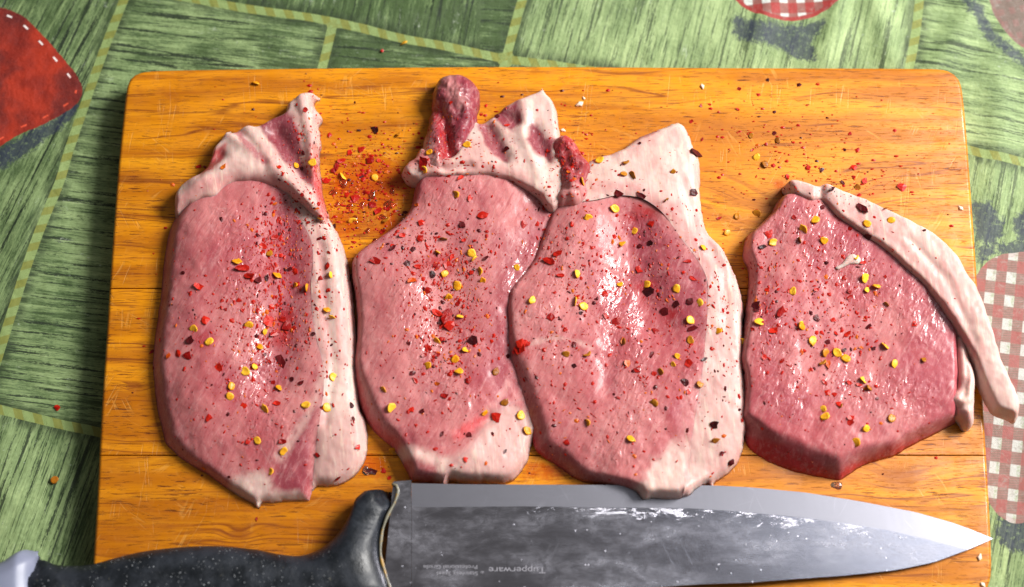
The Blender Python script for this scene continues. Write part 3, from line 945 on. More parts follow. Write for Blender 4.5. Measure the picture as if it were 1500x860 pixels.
RIM2 = [(604, 282), (622, 236), (690, 218), (760, 230), (812, 275), (826, 330), (815, 400), (790, 460), (788, 520), (800, 570), (800, 620), (781, 645), (771, 677), (748, 706), (711, 708), (680, 708), (659, 704), (653, 714), (642, 709), (605, 704), (595, 688),
        (583, 665), (569, 649), (545, 627), (531, 605), (518, 566), (514, 530), (520, 491), (520, 447), (514, 402), (516, 371), (537, 351), (577, 323), (600, 298)]
CUT2 = [(645, 740), (648, 705), (662, 678), (690, 655), (712, 622), (742, 594), (775, 580), (850, 560), (850, 740)]
T2_ = lambda X, Y: 1.04 - .40 * sstep(700, 800, X + .12 * (Y - 400)) + .18 * sstep(600, 690, Y)
B2_ = lambda X, Y: .12 * gauss(X, Y, [(570, 420), (580, 560)], 45) - .2 * gauss(X, Y, [(660, 380), (655, 480)], 40) - .2 * gauss(X, Y, [(620, 662), (670, 648), (715, 612)], 9)
R2_ = lambda X, Y: .24 + .5 * sstep(640, 540, X) * sstep(480, 600, Y)
slab('lean', RIM2, K2, T2_, R2_, lean2, crisp=1.8, sag=.28, sagr=.6, seed=44, surf='c2', rough_amp=.05, bumps=B2_, part=CUT2, inside=False)
slab('fat_edge', RIM2, K2, T2_, R2_, lean2, crisp=1.8, sag=.28, sagr=.6, seed=44, surf='c2', rough_amp=.05, bumps=B2_, part=CUT2, inside=True, jf=4.0)


def flap2(PX, PY, d):
    C = fatcol(PX, PY, 51, FAT, FATW)
    f = np.ones(PX.shape)
    C, f = over(C, f, PURP, .95 * pmask(PX, PY, [(722, 160), (748, 148), (760, 142), (764, 178), (750, 190), (735, 182)], 4, 5, 3), .1)
    C, f = over(C, f, PURP * .95, .95 * pmask(PX, PY, [(778, 176), (788, 182), (800, 200), (812, 206), (808, 240), (785, 225), (770, 205)], 4, 5, 6), .1)
    C, f = over(C, f, PURP * 1.0, .9 * pmask(PX, PY, [(702, 178), (722, 176), (736, 205), (744, 240), (726, 226), (706, 200)], 4, 6, 8), .15)
    C, f = over(C, f, DEEP * 1.2, .6 * lmask(PX, PY, [(598, 236), (622, 230), (640, 238)], 9, 8, 5, 9), .4)
    C, f = over(C, f, FATP, .5 * lmask(PX, PY, [(640, 246), (700, 246), (760, 262), (800, 296)], 8, 8, 5, 9), .8)
    return C, f


slab('flap', [(587, 250), (592, 238), (604, 229), (616, 212), (640, 222), (660, 226), (676, 200), (688, 170), (703, 176), (723, 165), (741, 150), (759, 141), (776, 134), (788, 130), (794, 121), (799, 130), (808, 138), (815, 152), (820, 185), (824, 215), (834, 250), (832, 290),
              (812, 312), (800, 306), (785, 290), (767, 280), (743, 268), (711, 263), (680, 262), (650, 264), (630, 262), (612, 266), (596, 262)],
     K2, lambda X, Y: 0.84 + .36 * sstep(165, 245, Y) - .22 * sstep(640, 590, X), .15, flap2, jag=.05, jf=4.5, sag=.1, seed=53, surf='c2', rough_amp=.05, res=.05, crisp=1.8, rimz=.8,
     bumps=lambda X, Y: .12 * gauss(X, Y, [(640, 248), (700, 240), (750, 250), (795, 285)], 14) - .28 * gauss(X, Y, [(715, 185), (738, 232)], 11) - .26 * gauss(X, Y, [(785, 190), (800, 235)], 10) - .22 * gauss(X, Y, [(735, 165), (755, 175)], 9) + .16 * gauss(X, Y, [(768, 150), (765, 195), (790, 260)], 9) - .22 * gauss(X, Y, [(640, 236), (650, 250), (690, 244)], 4) + .16 * gauss(X, Y, [(592, 248), (622, 235)], 8))


def finger2(PX, PY, d):
    C = base_lean(PX, PY, d, 61, PURP * .95, LEAN * .72)
    f = np.zeros(PX.shape)
    C, f = over(C, f, FATP, .6 * lmask(PX, PY, [(655, 118), (668, 140), (676, 150)], 9, 7, 6, 6), .4)
    C, f = over(C, f, DEEP * .8, .85 * lmask(PX, PY, [(640, 150), (652, 190), (655, 225)], 9, 8, 5, 7))
    C, f = over(C, f, FAT, .6 * lmask(PX, PY, [(628, 205), (624, 225), (640, 238)], 7, 5, 5, 7), .7)
    return C, f


slab('meat_finger', [(614, 240), (620, 206), (626, 186), (630, 165), (634, 135), (641, 116), (652, 109), (668, 107), (686, 113), (699, 125), (702, 140), (699, 165), (696, 190), (684, 215), (672, 240), (650, 256), (626, 256)],
     K2, lambda X, Y: 1.22 + .15 * sstep(180, 240, Y), .5, finger2, rimz=.6, jag=.07, jf=3.0, seed=66, surf='c2', rough_amp=.24, res=.045,
     bumps=lambda X, Y: -.5 * gauss(X, Y, [(642, 150), (654, 190), (660, 235)], 9) + .15 * gauss(X, Y, [(675, 130), (682, 180)], 12))

# ---------------------------------------------------------------- third chop
K3 = chop_root(910, 470, 'third pork chop from the left, its lower fat tip lying on the knife blade')


def lean3(PX, PY, d):
    C = base_lean(PX, PY, d, 71, LEAN, PALE * 1.02)
    f = np.zeros(PX.shape)
    C, f = over(C, f, PALE * 1.0, .5 * lmask(PX, PY, [(830, 330), (790, 440), (800, 540), (850, 640)], 40, 28, 8, 4))
    C, f = over(C, f, PURP * 1.15, .7 * pmask(PX, PY, [(900, 290), (960, 305), (1010, 365), (1040, 420), (1030, 500), (985, 470), (945, 410), (925, 350)], 18, 14, 5))
    C, f = over(C, f, DEEP * 1.1, .8 * pmask(PX, PY, [(738, 470), (744, 540), (765, 595), (792, 650), (835, 690), (800, 695), (765, 655), (735, 560)], 7, 4, 6))
    C, f = over(C, f, FAT, .6 * lmask(PX, PY, [(775, 504), (808, 496), (838, 500), (868, 512)], 2.5, 3, 5, 6), .6)
    C, f = over(C, f, FATW, .92 * pmask(PX, PY, [(1006, 640), (985, 652), (960, 672), (944, 690), (932, 715), (945, 745), (1030, 735), (1030, 650)], 9, 10, 4), .95)
    C, f = over(C, f, FATP * 1.05, .6 * lmask(PX, PY, [(1020, 560), (1012, 620), (1000, 650)], 12, 10, 6, 4), .6)
    return C, f


RIM3 = [(806, 305), (818, 284), (836, 262), (850, 240), (866, 226), (879, 221), (911, 211), (936, 193), (972, 177), (998, 170), (1007, 180), (1016, 204), (1026, 229), (1027, 269), (1030, 301), (1037, 330), (1059, 355), (1073, 381), (1084, 410), (1091, 440), (1092, 500), (1096, 560), (1098, 610), (1093, 640),
        (1085, 668), (1070, 690), (1050, 704), (1044, 716), (1037, 708), (1022, 714), (1010, 724), (988, 731), (960, 729), (943, 731), (933, 720), (921, 715), (887, 709), (847, 702), (813, 679), (787, 661), (779, 635), (766, 597), (749, 549), (741, 525), (739, 480), (740, 449), (744, 420), (774, 384), (792, 341)]
CUT3 = [(790, 150), (815, 296), (840, 297), (870, 294), (907, 286), (943, 292), (972, 313), (1001, 352), (1023, 381), (1036, 410), (1037, 438), (1036, 467), (1029, 542), (1019, 609), (1013, 653), (1012, 760), (1140, 760), (1140, 150)]
T3_ = lambda X, Y: 1.06 - .2 * sstep(900, 760, X)
Z3_ = lambda X, Y: .40 * sstep(835, 745, X - .10 * (Y - 450)) * sstep(690, 600, Y) + .42 * sstep(675, 722, Y) * sstep(850, 930, X) * sstep(1060, 1020, X)
B3_ = lambda X, Y: .24 * gauss(X, Y, [(840, 340), (815, 450), (840, 560)], 45) - .36 * gauss(X, Y, [(925, 330), (925, 400), (960, 470)], 38) - .10 * gauss(X, Y, [(905, 420), (890, 560)], 18) + .1 * gauss(X, Y, [(960, 600), (930, 660)], 40)
R3_ = lambda X, Y: .22 + .6 * sstep(900, 790, X) * sstep(440, 560, Y)
slab('lean', RIM3, K3, T3_, R3_, lean3, crisp=1.8, sag=.36, sagr=.6, seed=77, surf='c3', rough_amp=.06, z0=Z3_, bumps=B3_, part=CUT3, inside=False)


def fat3(PX, PY, d):
    C = fatcol(PX, PY, 81, FAT, FATW)
    f = np.ones(PX.shape)
    C, f = over(C, f, FATP, .6 * lmask(PX, PY, [(870, 275), (930, 276), (985, 310), (1020, 360), (1042, 410)], 8, 8, 4, 6), .8)
    C, f = over(C, f, FATP * 1.05, .5 * lmask(PX, PY, [(1050, 380), (1060, 430), (1052, 520)], 5, 4, 4, 6), .9)
    C, f = over(C, f, PURP * 1.1, .7 * lmask(PX, PY, [(890, 218), (934, 196), (960, 184)], 4, 4, 4, 6), .4)
    return C, f


slab('fat_strip', RIM3, K3, T3_, R3_, fat3, crisp=2.2, sag=.36, sagr=.6, seed=77, surf='c3', rough_amp=.05, z0=Z3_, part=CUT3, inside=True, jf=4.0, jag=.04,
     bumps=lambda X, Y: B3_(X, Y) + .10 * gauss(X, Y, [(870, 280), (925, 278), (960, 300)], 24) - .30 * sstep(250, 175, Y) - .3 * sstep(600, 700, Y) - .10 * gauss(X, Y, [(1038, 350), (1062, 400), (1064, 480)], 6) - .08 * gauss(X, Y, [(1000, 260), (1020, 330), (1048, 380)], 7))


def tail3(PX, PY, d):
    C = base_lean(PX, PY, d, 91, DEEP * .85, LEAN * .6)
    f = np.zeros(PX.shape)
    C, f = over(C, f, FATP * 1.05, .9 * sstep(255, 285, PY + 8 * fbm(PX * .05, PY * .05, 4)), .8)
    return C, f


slab('meat_tail', [(805, 225), (808, 207), (816, 198), (826, 194), (842, 203), (854, 226), (866, 243), (862, 262), (864, 285), (850, 300), (822, 302), (811, 292), (818, 272), (812, 244)],
     K3, lambda X, Y: 1.36 + .15 * sstep(250, 285, Y), .36, tail3, rimz=.75, jag=.07, jf=3.5, seed=93, surf='c3', rough_amp=.26, res=.045)

# ---------------------------------------------------------------- fourth chop
K4 = chop_root(1250, 480, 'rightmost pork chop, whose long white fat strip hangs over the edge of the board')


def lean4(PX, PY, d):
    C = base_lean(PX, PY, d, 101, LEAN * 1.02, PALE)
    f = np.zeros(PX.shape)
    C, f = over(C, f, PURP * 1.4, .5 * lmask(PX, PY, [(1230, 330), (1330, 400), (1390, 500), (1380, 590)], 30, 22, 8, 4))
    C, f = over(C, f, PALE * 1.08, .6 * lmask(PX, PY, [(1100, 340), (1098, 420), (1092, 500), (1090, 610)], 10, 9, 5, 4))
    C, f = over(C, f, DEEP * 1.15, .85 * pmask(PX, PY, [(1070, 618), (1092, 630), (1150, 648), (1196, 672), (1229, 688), (1253, 674), (1302, 652), (1362, 632), (1410, 616), (1410, 660), (1230, 730), (1080, 680)], 5, 3, 5))
    C, f = over(C, f, DEEP * 1.15, .7 * lmask(PX, PY, [(1081, 520), (1085, 560)], 7, 5, 3, 5))
    return C, f


def r4(PX, PY):
    return .2 + .25 * sstep(580, 640, PY) + .75 * sstep(590, 650, PY) * sstep(1330, 1100, PX)


slab('lean', [(1148, 280), (1130, 307), (1105, 330), (1095, 341), (1089, 371), (1097, 394), (1097, 418), (1092, 453), (1088, 485), (1080, 530), (1086, 560), (1085, 593), (1075, 617), (1088, 632), (1096, 652), (1120, 672), (1166, 690), (1202, 697), (1229, 701), (1244, 693), (1269, 678),
              (1311, 666), (1332, 653), (1362, 638), (1393, 622), (1406, 612), (1408, 566), (1408, 505), (1404, 450), (1378, 395), (1330, 335), (1260, 292), (1200, 275)],
     K4, 1.22, r4, lean4, crisp=1.35, sag=.10, seed=107, surf='c4', rough_amp=.05,
     bumps=lambda X, Y: -.12 * gauss(X, Y, [(1240, 420), (1250, 520)], 60) - .12 * gauss(X, Y, [(1130, 350), (1110, 440)], 20) - .3 * sstep(560, 640, Y) * sstep(1250, 1400, X))


def fat4(PX, PY, d):
    C = fatcol(PX, PY, 111, FAT, FATW)
    f = np.ones(PX.shape)
    C, f = over(C, f, FATP, .45 * lmask(PX, PY, [(1190, 285), (1260, 318), (1330, 372), (1390, 440), (1430, 530)], 8, 8, 4, 6), .9)
    return C, f


def z4(X, Y):                                 # the free end lifts over the rim of the board and sags a little beyond it
    return .05 + .25 * sstep(400, 470, Y) - .18 * sstep(540, 610, Y)


slab('fat_strip', [(1151, 262), (1158, 257), (1174, 258), (1190, 264), (1198, 266), (1210, 261), (1222, 267), (1236, 273), (1271, 286), (1306, 303), (1342, 321), (1374, 339), (1403, 365), (1421, 394), (1438, 421), (1459, 477), (1474, 527), (1490, 563), (1499, 590), (1493, 613), (1480, 608),
                   (1459, 599), (1444, 575), (1431, 541), (1412, 503), (1392, 471), (1364, 432), (1329, 398), (1291, 364), (1266, 348), (1243, 332), (1220, 315), (1205, 299), (1186, 298), (1166, 288), (1154, 274)],
     K4, lambda X, Y: 1.46 - .15 * sstep(1240, 1160, X) - .5 * sstep(430, 560, Y), .17, fat4, jag=.05, jf=4.0, sag=.04, crisp=1.8, rimz=.9, seed=113, surf='c4', rough_amp=.05, res=.05, z0=z4,
     bumps=lambda X, Y: -.22 * gauss(X, Y, [(1206, 258), (1200, 295)], 6) - .10 * gauss(X, Y, [(1330, 350), (1385, 410), (1430, 500)], 5) + .04 * gauss(X, Y, [(1290, 318), (1370, 366), (1420, 430)], 18))


def curl4(PX, PY, d):
    C = fatcol(PX, PY, 121, FAT, FATW)
    C, f = over(C, np.ones(PX.shape), FATP, .5 * lmask(PX, PY, [(1408, 500), (1415, 555), (1400, 580)], 5, 5, 3, 6), .8)
    return C, f


slab('fat_curl', [(1404, 470), (1412, 486), (1420, 502), (1424, 522), (1431, 548), (1430, 581), (1428, 618), (1416, 626), (1407, 613), (1398, 606), (1400, 597), (1390, 592), (1382, 586), (1390, 577), (1403, 566), (1401, 520), (1398, 480)],
     K4, lambda X, Y: 1.3 - .35 * sstep(590, 625, Y), .25, curl4, rimz=.8, seed=123, surf='c4', rough_amp=.06, res=.04,
     bumps=lambda X, Y: -.22 * gauss(X, Y, [(1412, 500), (1418, 545), (1412, 580)], 4) - .18 * gauss(X, Y, [(1400, 600), (1428, 590)], 4))
# a loose shred of fat lying on it
slab('fat_shred', [(1223, 391), (1234, 385), (1242, 374), (1250, 371), (1261, 378), (1258, 386), (1244, 387), (1228, 395)], K4, .13, .1, lambda PX, PY, d: (fatcol(PX, PY, 7), np.ones(PX.shape)), z0=1.14, res=.035, rough_amp=.01)

# ================================================================== KNIFE
kx, ky = unproject(560, 800, 0.0)
KN = empty('kitchen_knife', (float(kx), float(ky), 0.0), 'large chef knife with dark textured handle and smeared steel blade along the board front', 'knife')


def zk(px):
    return np.interp(px, [300, 560, 1000, 1453], [.90, .80, .46, .16])


edge_k = np.array([(603, 708), (680, 709.5), (780, 710), (900, 710.5), (1000, 710.5), (1053, 711.5), (1100, 714), (1180, 721.5), (1260, 734.5), (1340, 750), (1393, 765), (1425, 776.5), (1455, 788.5)], float)
bev_k = np.array([(603, 743), (760, 741.5), (893, 743), (1013, 744.5), (1080, 749), (1160, 756.5), (1240, 766.5), (1300, 776.5), (1367, 792.5), (1417, 805)], float)
spi_k = np.array([(540, 873), (603, 872.5), (760, 870), (900, 864.5), (1027, 856), (1100, 853.5), (1160, 848.5), (1233, 843.5), (1313, 835), (1367, 824), (1420, 804.5), (1440, 796), (1455, 789.2)], float)


def curve_at(K, xs):
    return np.interp(xs, K[:, 0], K[:, 1])


def steel_mat():
    g = G('smeared_steel')
    o = g.obj()
    bev = g.attr('bev'); bd = g.attr('bd'); ux = g.attr('ux')          # bevel mask, cm below the bevel line, 0 at heel .. 1 at tip
    n = g.noise(g.vec(o, (.8, 2.4, 1)), 1.3, 8, .8, .5); f = g.noise(o, 18, 3, .6); bl = g.noise(g.vec(o, (.35, .8, 1)), 1.0, 4, .6)
    brush = g.noise(g.vec(o, (1.2, 60, 1)), 1.0, 3, .6)
    band = g.mul(g.ss(.95, .05, bd), g.ss(-.02, .05, bd))
    xm = g.mul(g.ss(.18, .28, ux), g.ss(.98, .62, ux))
    sm = g.mul(g.ss(.60, .72, g.add(n, g.mul(band, .10))), g.mul(xm, g.add(.10, g.mul(band, .8))))
    sp = g.ss(.15, .06, g.add(g.voro(g.vec(o, (3.2, 3.2, 1), loc=(3, 1, 0)), 1.0), g.mul(g.sub(f, .5), .35)))
    sp = g.mul(g.mul(sp, g.ss(.5, .62, g.noise(o, 1.3, 3))), g.inv(bev))
    sp2 = g.mul(g.ss(.70, .78, g.noise(o, 9, 3, .7)), g.inv(bev))
    scr = None
    for i, (an, th) in enumerate(((112, .006), (70, .005), (20, .004), (135, .005))):
        v = g.turn(o, an, (.10, .8, 1), loc=(i * 5.7, i * 2.3, 0))
        l = g.mul(g.ss(th, th * .3, g.math('ABSOLUTE', g.sub(g.noise(v, 1.0, 1, .4), .5))), g.ss(.52, .62, g.noise(g.vec(o, loc=(i * 4.0, 0, 0)), .55, 2)))
        scr = l if scr is None else g.mx(scr, l)
    dirt = g.mx(g.mx(sm, g.mul(sp, .55)), g.mx(g.mul(sp2, .35), g.mul(scr, .09)))
    film = g.mul(g.ss(.36, .70, bl), g.ss(.3, .7, g.noise(g.vec(o, (1.2, 2.0, 1)), 1.6, 7, .75, .6), .04, .30))
    dirt = g.mx(dirt, g.mul(film, g.inv(bev)))
    c = g.mix((0.38, 0.375, 0.43), (0.235, 0.235, 0.27), bev)
    c = g.mix(c, (0.60, 0.60, 0.68), dirt)
    rgh = g.add(g.ss(0, 1, bev, .20, .42), g.add(g.mul(dirt, .35), g.mul(g.sub(brush, .5), .10)))
    b = g.bump(brush, .004, .35)
    b = g.bump(dirt, .012, .5, b)
    return g.set(color=c, rough=rgh, metal=g.inv(g.mul(dirt, .9)), normal=b)


xs_ = np.concatenate([np.arange(603, 1417, 12.0), [1417.0]])
n_ = len(xs_)
tip = (1455, 789)
V, Fc, bevA, bdA, uxA = [], [], [], [], []


def kv(px, py, dz, bev, bd):
    x, y = unproject(px, py, zk(px) + dz)
    V.append((float(x) * CM, float(y) * CM, float(zk(px) + dz) * CM)); bevA.append(bev); bdA.append(bd); uxA.append((px - 560) / 895.0)
    return len(V) - 1


ey, by_, sy_ = curve_at(edge_k, xs_), curve_at(bev_k, xs_), curve_at(spi_k, xs_)
TH = .24
E = [kv(x, y, -.075, 1, -1) for x, y in zip(xs_, ey)]
B1 = [kv(x, y, 0, 1, -.2) for x, y in zip(xs_, by_)]
B0 = [kv(x, y + .3, 0.0, 0, 0) for x, y in zip(xs_, by_)]
M = [kv(x, y + (s - y) * .5, .0, 0, (s - y) * .5 / 34.9) for x, y, s in zip(xs_, by_, sy_)]
S = [kv(x, s, 0, 0, max((s - y) / 34.9, 0)) for x, y, s in zip(xs_, by_, sy_)]
SB = [kv(x, s, -TH, 0, 3) for x, s in zip(xs_, sy_)]
EB = [kv(x, y, -.1, 0, 3) for x, y in zip(xs_, ey)]
for i in range(n_ - 1):
    Fc += [(E[i], B1[i], B1[i + 1], E[i + 1]), (B1[i], B0[i], B0[i + 1], B1[i + 1]), (B0[i], M[i], M[i + 1], B0[i + 1]), (M[i], S[i], S[i + 1], M[i + 1]),
           (S[i], SB[i], SB[i + 1], S[i + 1]), (SB[i], EB[i], EB[i + 1], SB[i + 1]), (EB[i], E[i], E[i + 1], EB[i + 1])]
t1 = kv(*tip, -.10, 1, -.5); t2 = kv(*tip, -.125, 0, 3)
l = n_ - 1
Fc += [(E[l], B1[l], t1), (B1[l], B0[l], M[l], S[l], t1), (S[l], SB[l], t2, t1), (SB[l], EB[l], t2), (EB[l], E[l], t1, t2)]
# unground heel (ricasso) running into the handle
ha = kv(576, 705.5, 0, 0, 1.2); hb = kv(602.6, 703.5, 0, 0, 1.2); hc = kv(602.6, float(sy_[0]), 0, 0, 3); hd = kv(560, 873, 0, 0, 3)
la = kv(576, 705.5, -TH, 0, 3); lb = kv(602.6, 703.5, -TH, 0, 3); lc = kv(602.6, float(sy_[0]), -TH, 0, 3); ld = kv(560, 873, -TH, 0, 3)
Fc += [(ha, hd, hc, hb), (la, lb, lc, ld), (ha, hb, lb, la), (hb, hc, lc, lb), (hc, hd, ld, lc), (hd, ha, la, ld)]
me = bpy.data.meshes.new('blade'); me.from_pydata(V, [], Fc)
for nm, arr in (('bev', bevA), ('bd', bdA), ('ux', uxA)):
    a = me.attributes.new(nm, 'FLOAT', 'POINT'); a.data.foreach_set('value', arr)
STEEL = steel_mat()
blade = link('blade', me, STEEL, KN)
bm = bmesh.new(); bm.from_mesh(me); bmesh.ops.recalc_face_normals(bm, faces=bm.faces); bm.to_mesh(me); bm.free()
BLADE_V = np.array(V) / CM; BLADE_F = Fc

# etched lettering, upside down as the knife lies
g = G('etched_grey'); g.set(color=(0.26, 0.255, 0.29), rough=.55, metal=.0)
ETCH = g.m


def etch(text, x_right, x_left, y_base, y_cap):
    cu = bpy.data.curves.new('lettering', 'FONT'); cu.body = text; cu.size = 1.0
    to = bpy.data.objects.new('tmp', cu); col.objects.link(to)
    dg = bpy.context.evaluated_depsgraph_get()
    m = bpy.data.meshes.new_from_object(to.evaluated_get(dg))
    bpy.data.objects.remove(to); bpy.data.curves.remove(cu)
    co = np.array([v.co[:] for v in m.vertices])
    x0, x1 = co[:, 0].min(), co[:, 0].max()
    px = x_right - (co[:, 0] - x0) / (x1 - x0) * (x_right - x_left)
    py = y_base + co[:, 1] / .70 * (y_cap - y_base)
    z = zk(px) + .006
    x, y = unproject(px, py, z)
    for v, a, b, c in zip(m.vertices, x, y, z): v.co = (a * CM, b * CM, c * CM)
    m.name = 'lettering'
    o = link('lettering', m, ETCH, blade)
    o.location = (0, 0, 0)
    return o


etch('Tupperware', 799, 716, 831, 840)
etch('\u00ae', 709, 704, 836, 840)
etch('Stainless Steel', 700, 640, 837.5, 843)
etch('Professional Grade', 699, 620, 828, 833.5)


def handle_mat():
    g = G('glint_dotted_handle')
    o = g.obj()
    n = g.noise(o, 1.1, 4, .6); f = g.noise(o, 20, 3, .7)
    vd = g.voro(g.vec(o, (6.5, 6.5, 6.5)), 1.0)
    dots = g.mul(g.ss(.26, .14, g.add(vd, g.mul(g.sub(f, .5), .3))), g.ss(.42, .6, g.noise(o, 1.6, 3)))
    grip = g.attr('fat')                                   # 1 on the moulded grip, 0 on the smooth neck
    dots = g.mul(dots, grip)
    c = g.mix((0.005, 0.007, 0.010), (0.014, 0.018, 0.026), g.ss(.35, .65, n))
    c = g.mix(c, (0.40, 0.43, 0.46), g.mul(g.mul(dots, g.ss(.4, .55, f)), .8))  # glints on the bumpy plastic, painted in as pale dots
    worn = g.mul(g.ss(.66, .74, g.noise(o, 3.0, 5, .7, .4)), .5)
    c = g.mix(c, (0.34, 0.31, 0.20), worn)
    b = g.bump(dots, .05, .8)
    b = g.bump(g.noise(o, 6, 4, .65), .03, .6, b)
    return g.set(color=c, rough=g.ss(.3, .7, n, .34, .55), normal=b, spec=.5)


HM = handle_mat()
slab('handle', [(44, 807), (48, 805), (54, 812), (66, 820), (80, 825), (105, 826), (130, 823), (160, 815), (200, 805), (267, 797), (320, 796), (370, 801), (407, 808), (433, 810), (460, 803), (487, 784), (505, 760), (513, 744), (521, 723), (532, 714), (576, 709), (581, 716), (577, 733), (565, 755), (557, 780),
                (555, 813), (564, 845), (574, 875), (578, 893), (530, 905), (480, 908), (400, 918), (300, 922), (200, 915), (120, 905), (70, 906), (44, 900), (35, 870), (31, 845), (34, 822)],
     KN, lambda X, Y: 1.75 + 0 * X, .95, lambda PX, PY, d: (np.zeros(PX.shape + (3,)), sstep(520, 430, PX)), z0=.03, mat=HM, rough_amp=.02, theta0=-55, jag=.008, res=.07, seed=201)
g = G('cap_plastic'); o_ = g.obj(); g.set(color=g.mix((0.19, 0.21, 0.30), (0.25, 0.27, 0.37), g.noise(o_, 2, 3)), rough=.42, normal=g.bump(g.noise(o_, 14, 3), .006, .4))
slab('end_cap', [(50, 802), (56, 830), (56, 860), (56, 905), (0, 915), (-40, 900), (-60, 870), (-50, 840), (-25, 830), (0, 818), (16, 807), (32, 801)],
     KN, 1.7, .55, lambda PX, PY, d: (np.zeros(PX.shape + (3,)), np.zeros(PX.shape)), z0=.0, mat=g.m, rough_amp=0, theta0=-50, jag=0, res=.07, seed=202)
# yellowed sealing bead where blade and handle meet
g = G('yellowed_bead'); o_ = g.obj(); g.set(color=g.mix((0.17, 0.16, 0.115), (0.34, 0.19, 0.02), g.ss(.5, .62, g.noise(o_, 3.5, 4, .6))), rough=.45, normal=g.bump(g.noise(o_, 12, 3), .02, .6))
bead = catmull([(574, 709), (580.5, 711), (583, 718), (579, 734), (567, 757), (559.5, 781), (557.5, 813), (566, 845), (576, 875)], 4, closed=False)
bm = bmesh.new(); rings = []
for i, (px, py) in enumerate(bead):
    zc = float(zk(560)) + .06 + .10 * math.sin(min(1, max(0, (py - 709) / 60)) * math.pi / 2)
    x, y = unproject(px, py, zc)
    tn = bead[min(i + 1, len(bead) - 1)] - bead[max(i - 1, 0)]; tn = tn / np.linalg.norm(tn)
    sx, sy = -tn[1], -tn[0]
    rad = .06 + .012 * math.sin(i * .7)
    rings.append([bm.verts.new(((float(x) + sx * rad * math.cos(a)) * CM, (float(y) + sy * rad * math.cos(a)) * CM, (zc + rad * .9 * math.sin(a)) * CM)) for a in np.linspace(0, 2 * math.pi, 9)[:-1]])
for a, b in zip(rings[:-1], rings[1:]):
    for k in range(8): bm.faces.new((a[k], a[(k + 1) % 8], b[(k + 1) % 8], b[k]))
bm.faces.new(rings[0]); bm.faces.new(rings[-1][::-1])
bmesh.ops.recalc_face_normals(bm, faces=bm.faces)
me = bpy.data.meshes.new('sealing_bead'); bm.to_mesh(me); bm.free()
for p in me.polygons: p.use_smooth = True
link('sealing_bead', me, g.m, KN)

# ================================================================== CHILI
allV, allQ, owner = [], [], []
base = 0
for (Vt, Qt, nm) in SURF:
    allV.append(Vt); allQ += (Qt + base).tolist(); owner += [nm] * len(Qt); base += len(Vt)
bx_ = [(-18.6, -12.9, 0), (18.6, -12.9, 0), (17.6, 10.2, 0), (-17.6, 10.2, 0)]
BW = np.column_stack([BOW, np.zeros(len(BOW))])
allV.append(BW); allQ.append(list(range(base, base + len(BW)))); owner.append('board'); base += len(BW)
allV.append(BLADE_V); allQ += [[i + base for i in f] for f in BLADE_F]; owner += ['blade'] * len(BLADE_F); base += len(BLADE_V)
cz = -BOARD_T + .03
allV.append(np.array([(-40, -40, cz), (40, -40, cz), (40, 40, cz), (-40, 40, cz)])); allQ.append([base, base + 1, base + 2, base + 3]); owner.append('cloth')
bvh = BVHTree.FromPolygons(np.concatenate(allV).tolist(), allQ)
CV = Vector(CAMP)


def drop(px, py):
    """where the line of sight to a traced spot meets the scene: point, normal, what it lies on"""
    d = Vector((FWD + np.array([1, 0, 0]) * ((px - 750) / F) + UP * ((430 - py) / F))).normalized()
    loc, nrm, i, _ = bvh.ray_cast(CV, d)
    if loc is None: return None
    if nrm.z < 0: nrm = -nrm
    return loc, nrm, owner[i]


WHERE = dict(c1='the leftmost pork chop', c2='the second pork chop from the left', c3='the third pork chop from the left', c4='the rightmost pork chop',
             board='the bare wood of the cutting board', cloth='the green tablecloth', blade='the knife blade')


def seed_mesh(k):
    """a flat, slightly shrivelled disc with a beak and a dished face"""
    r = random.Random(50 + k)
    bm = bmesh.new(); seg = 13
    rows = []
    prof = ((.70, -.13), (1.0, -.02), (.93, .13), (.66, .15 + r.uniform(-.05, .05)))
    asp = r.uniform(.66, .95); dent = r.uniform(.05, .3); bk = r.uniform(.1, .35); ba = r.uniform(.4, 1.2); ph = r.uniform(0, 6)
    for rr, z in prof:
        row = []
        for s in range(seg):
            a = 2 * math.pi * s / seg
            da = (a if a < math.pi else a - 2 * math.pi)
            R = rr * (1 - dent * math.exp(-(da / .5) ** 2) + bk * math.exp(-((da - ba) / .35) ** 2)) * (1 + r.uniform(-.07, .07))
            row.append(bm.verts.new((R * math.cos(a), R * asp * math.sin(a), z + .10 * R * R * math.cos(2 * a + ph) + r.uniform(-.04, .04))))
        rows.append(row)
    top = bm.verts.new((.08, .03, r.uniform(-.02, .2))); bot = bm.verts.new((0, 0, -.16))
    for a, b in zip(rows[:-1], rows[1:]):
        for s in range(seg): bm.faces.new((a[s], a[(s + 1) % seg], b[(s + 1) % seg], b[s]))
    for s in range(seg):
        bm.faces.new((rows[-1][s], rows[-1][(s + 1) % seg], top)); bm.faces.new((rows[0][(s + 1) % seg], rows[0][s], bot))
    me = bpy.data.meshes.new('chili_seed'); bm.to_mesh(me); bm.free()
    for p in me.polygons: p.use_smooth = True
    return me


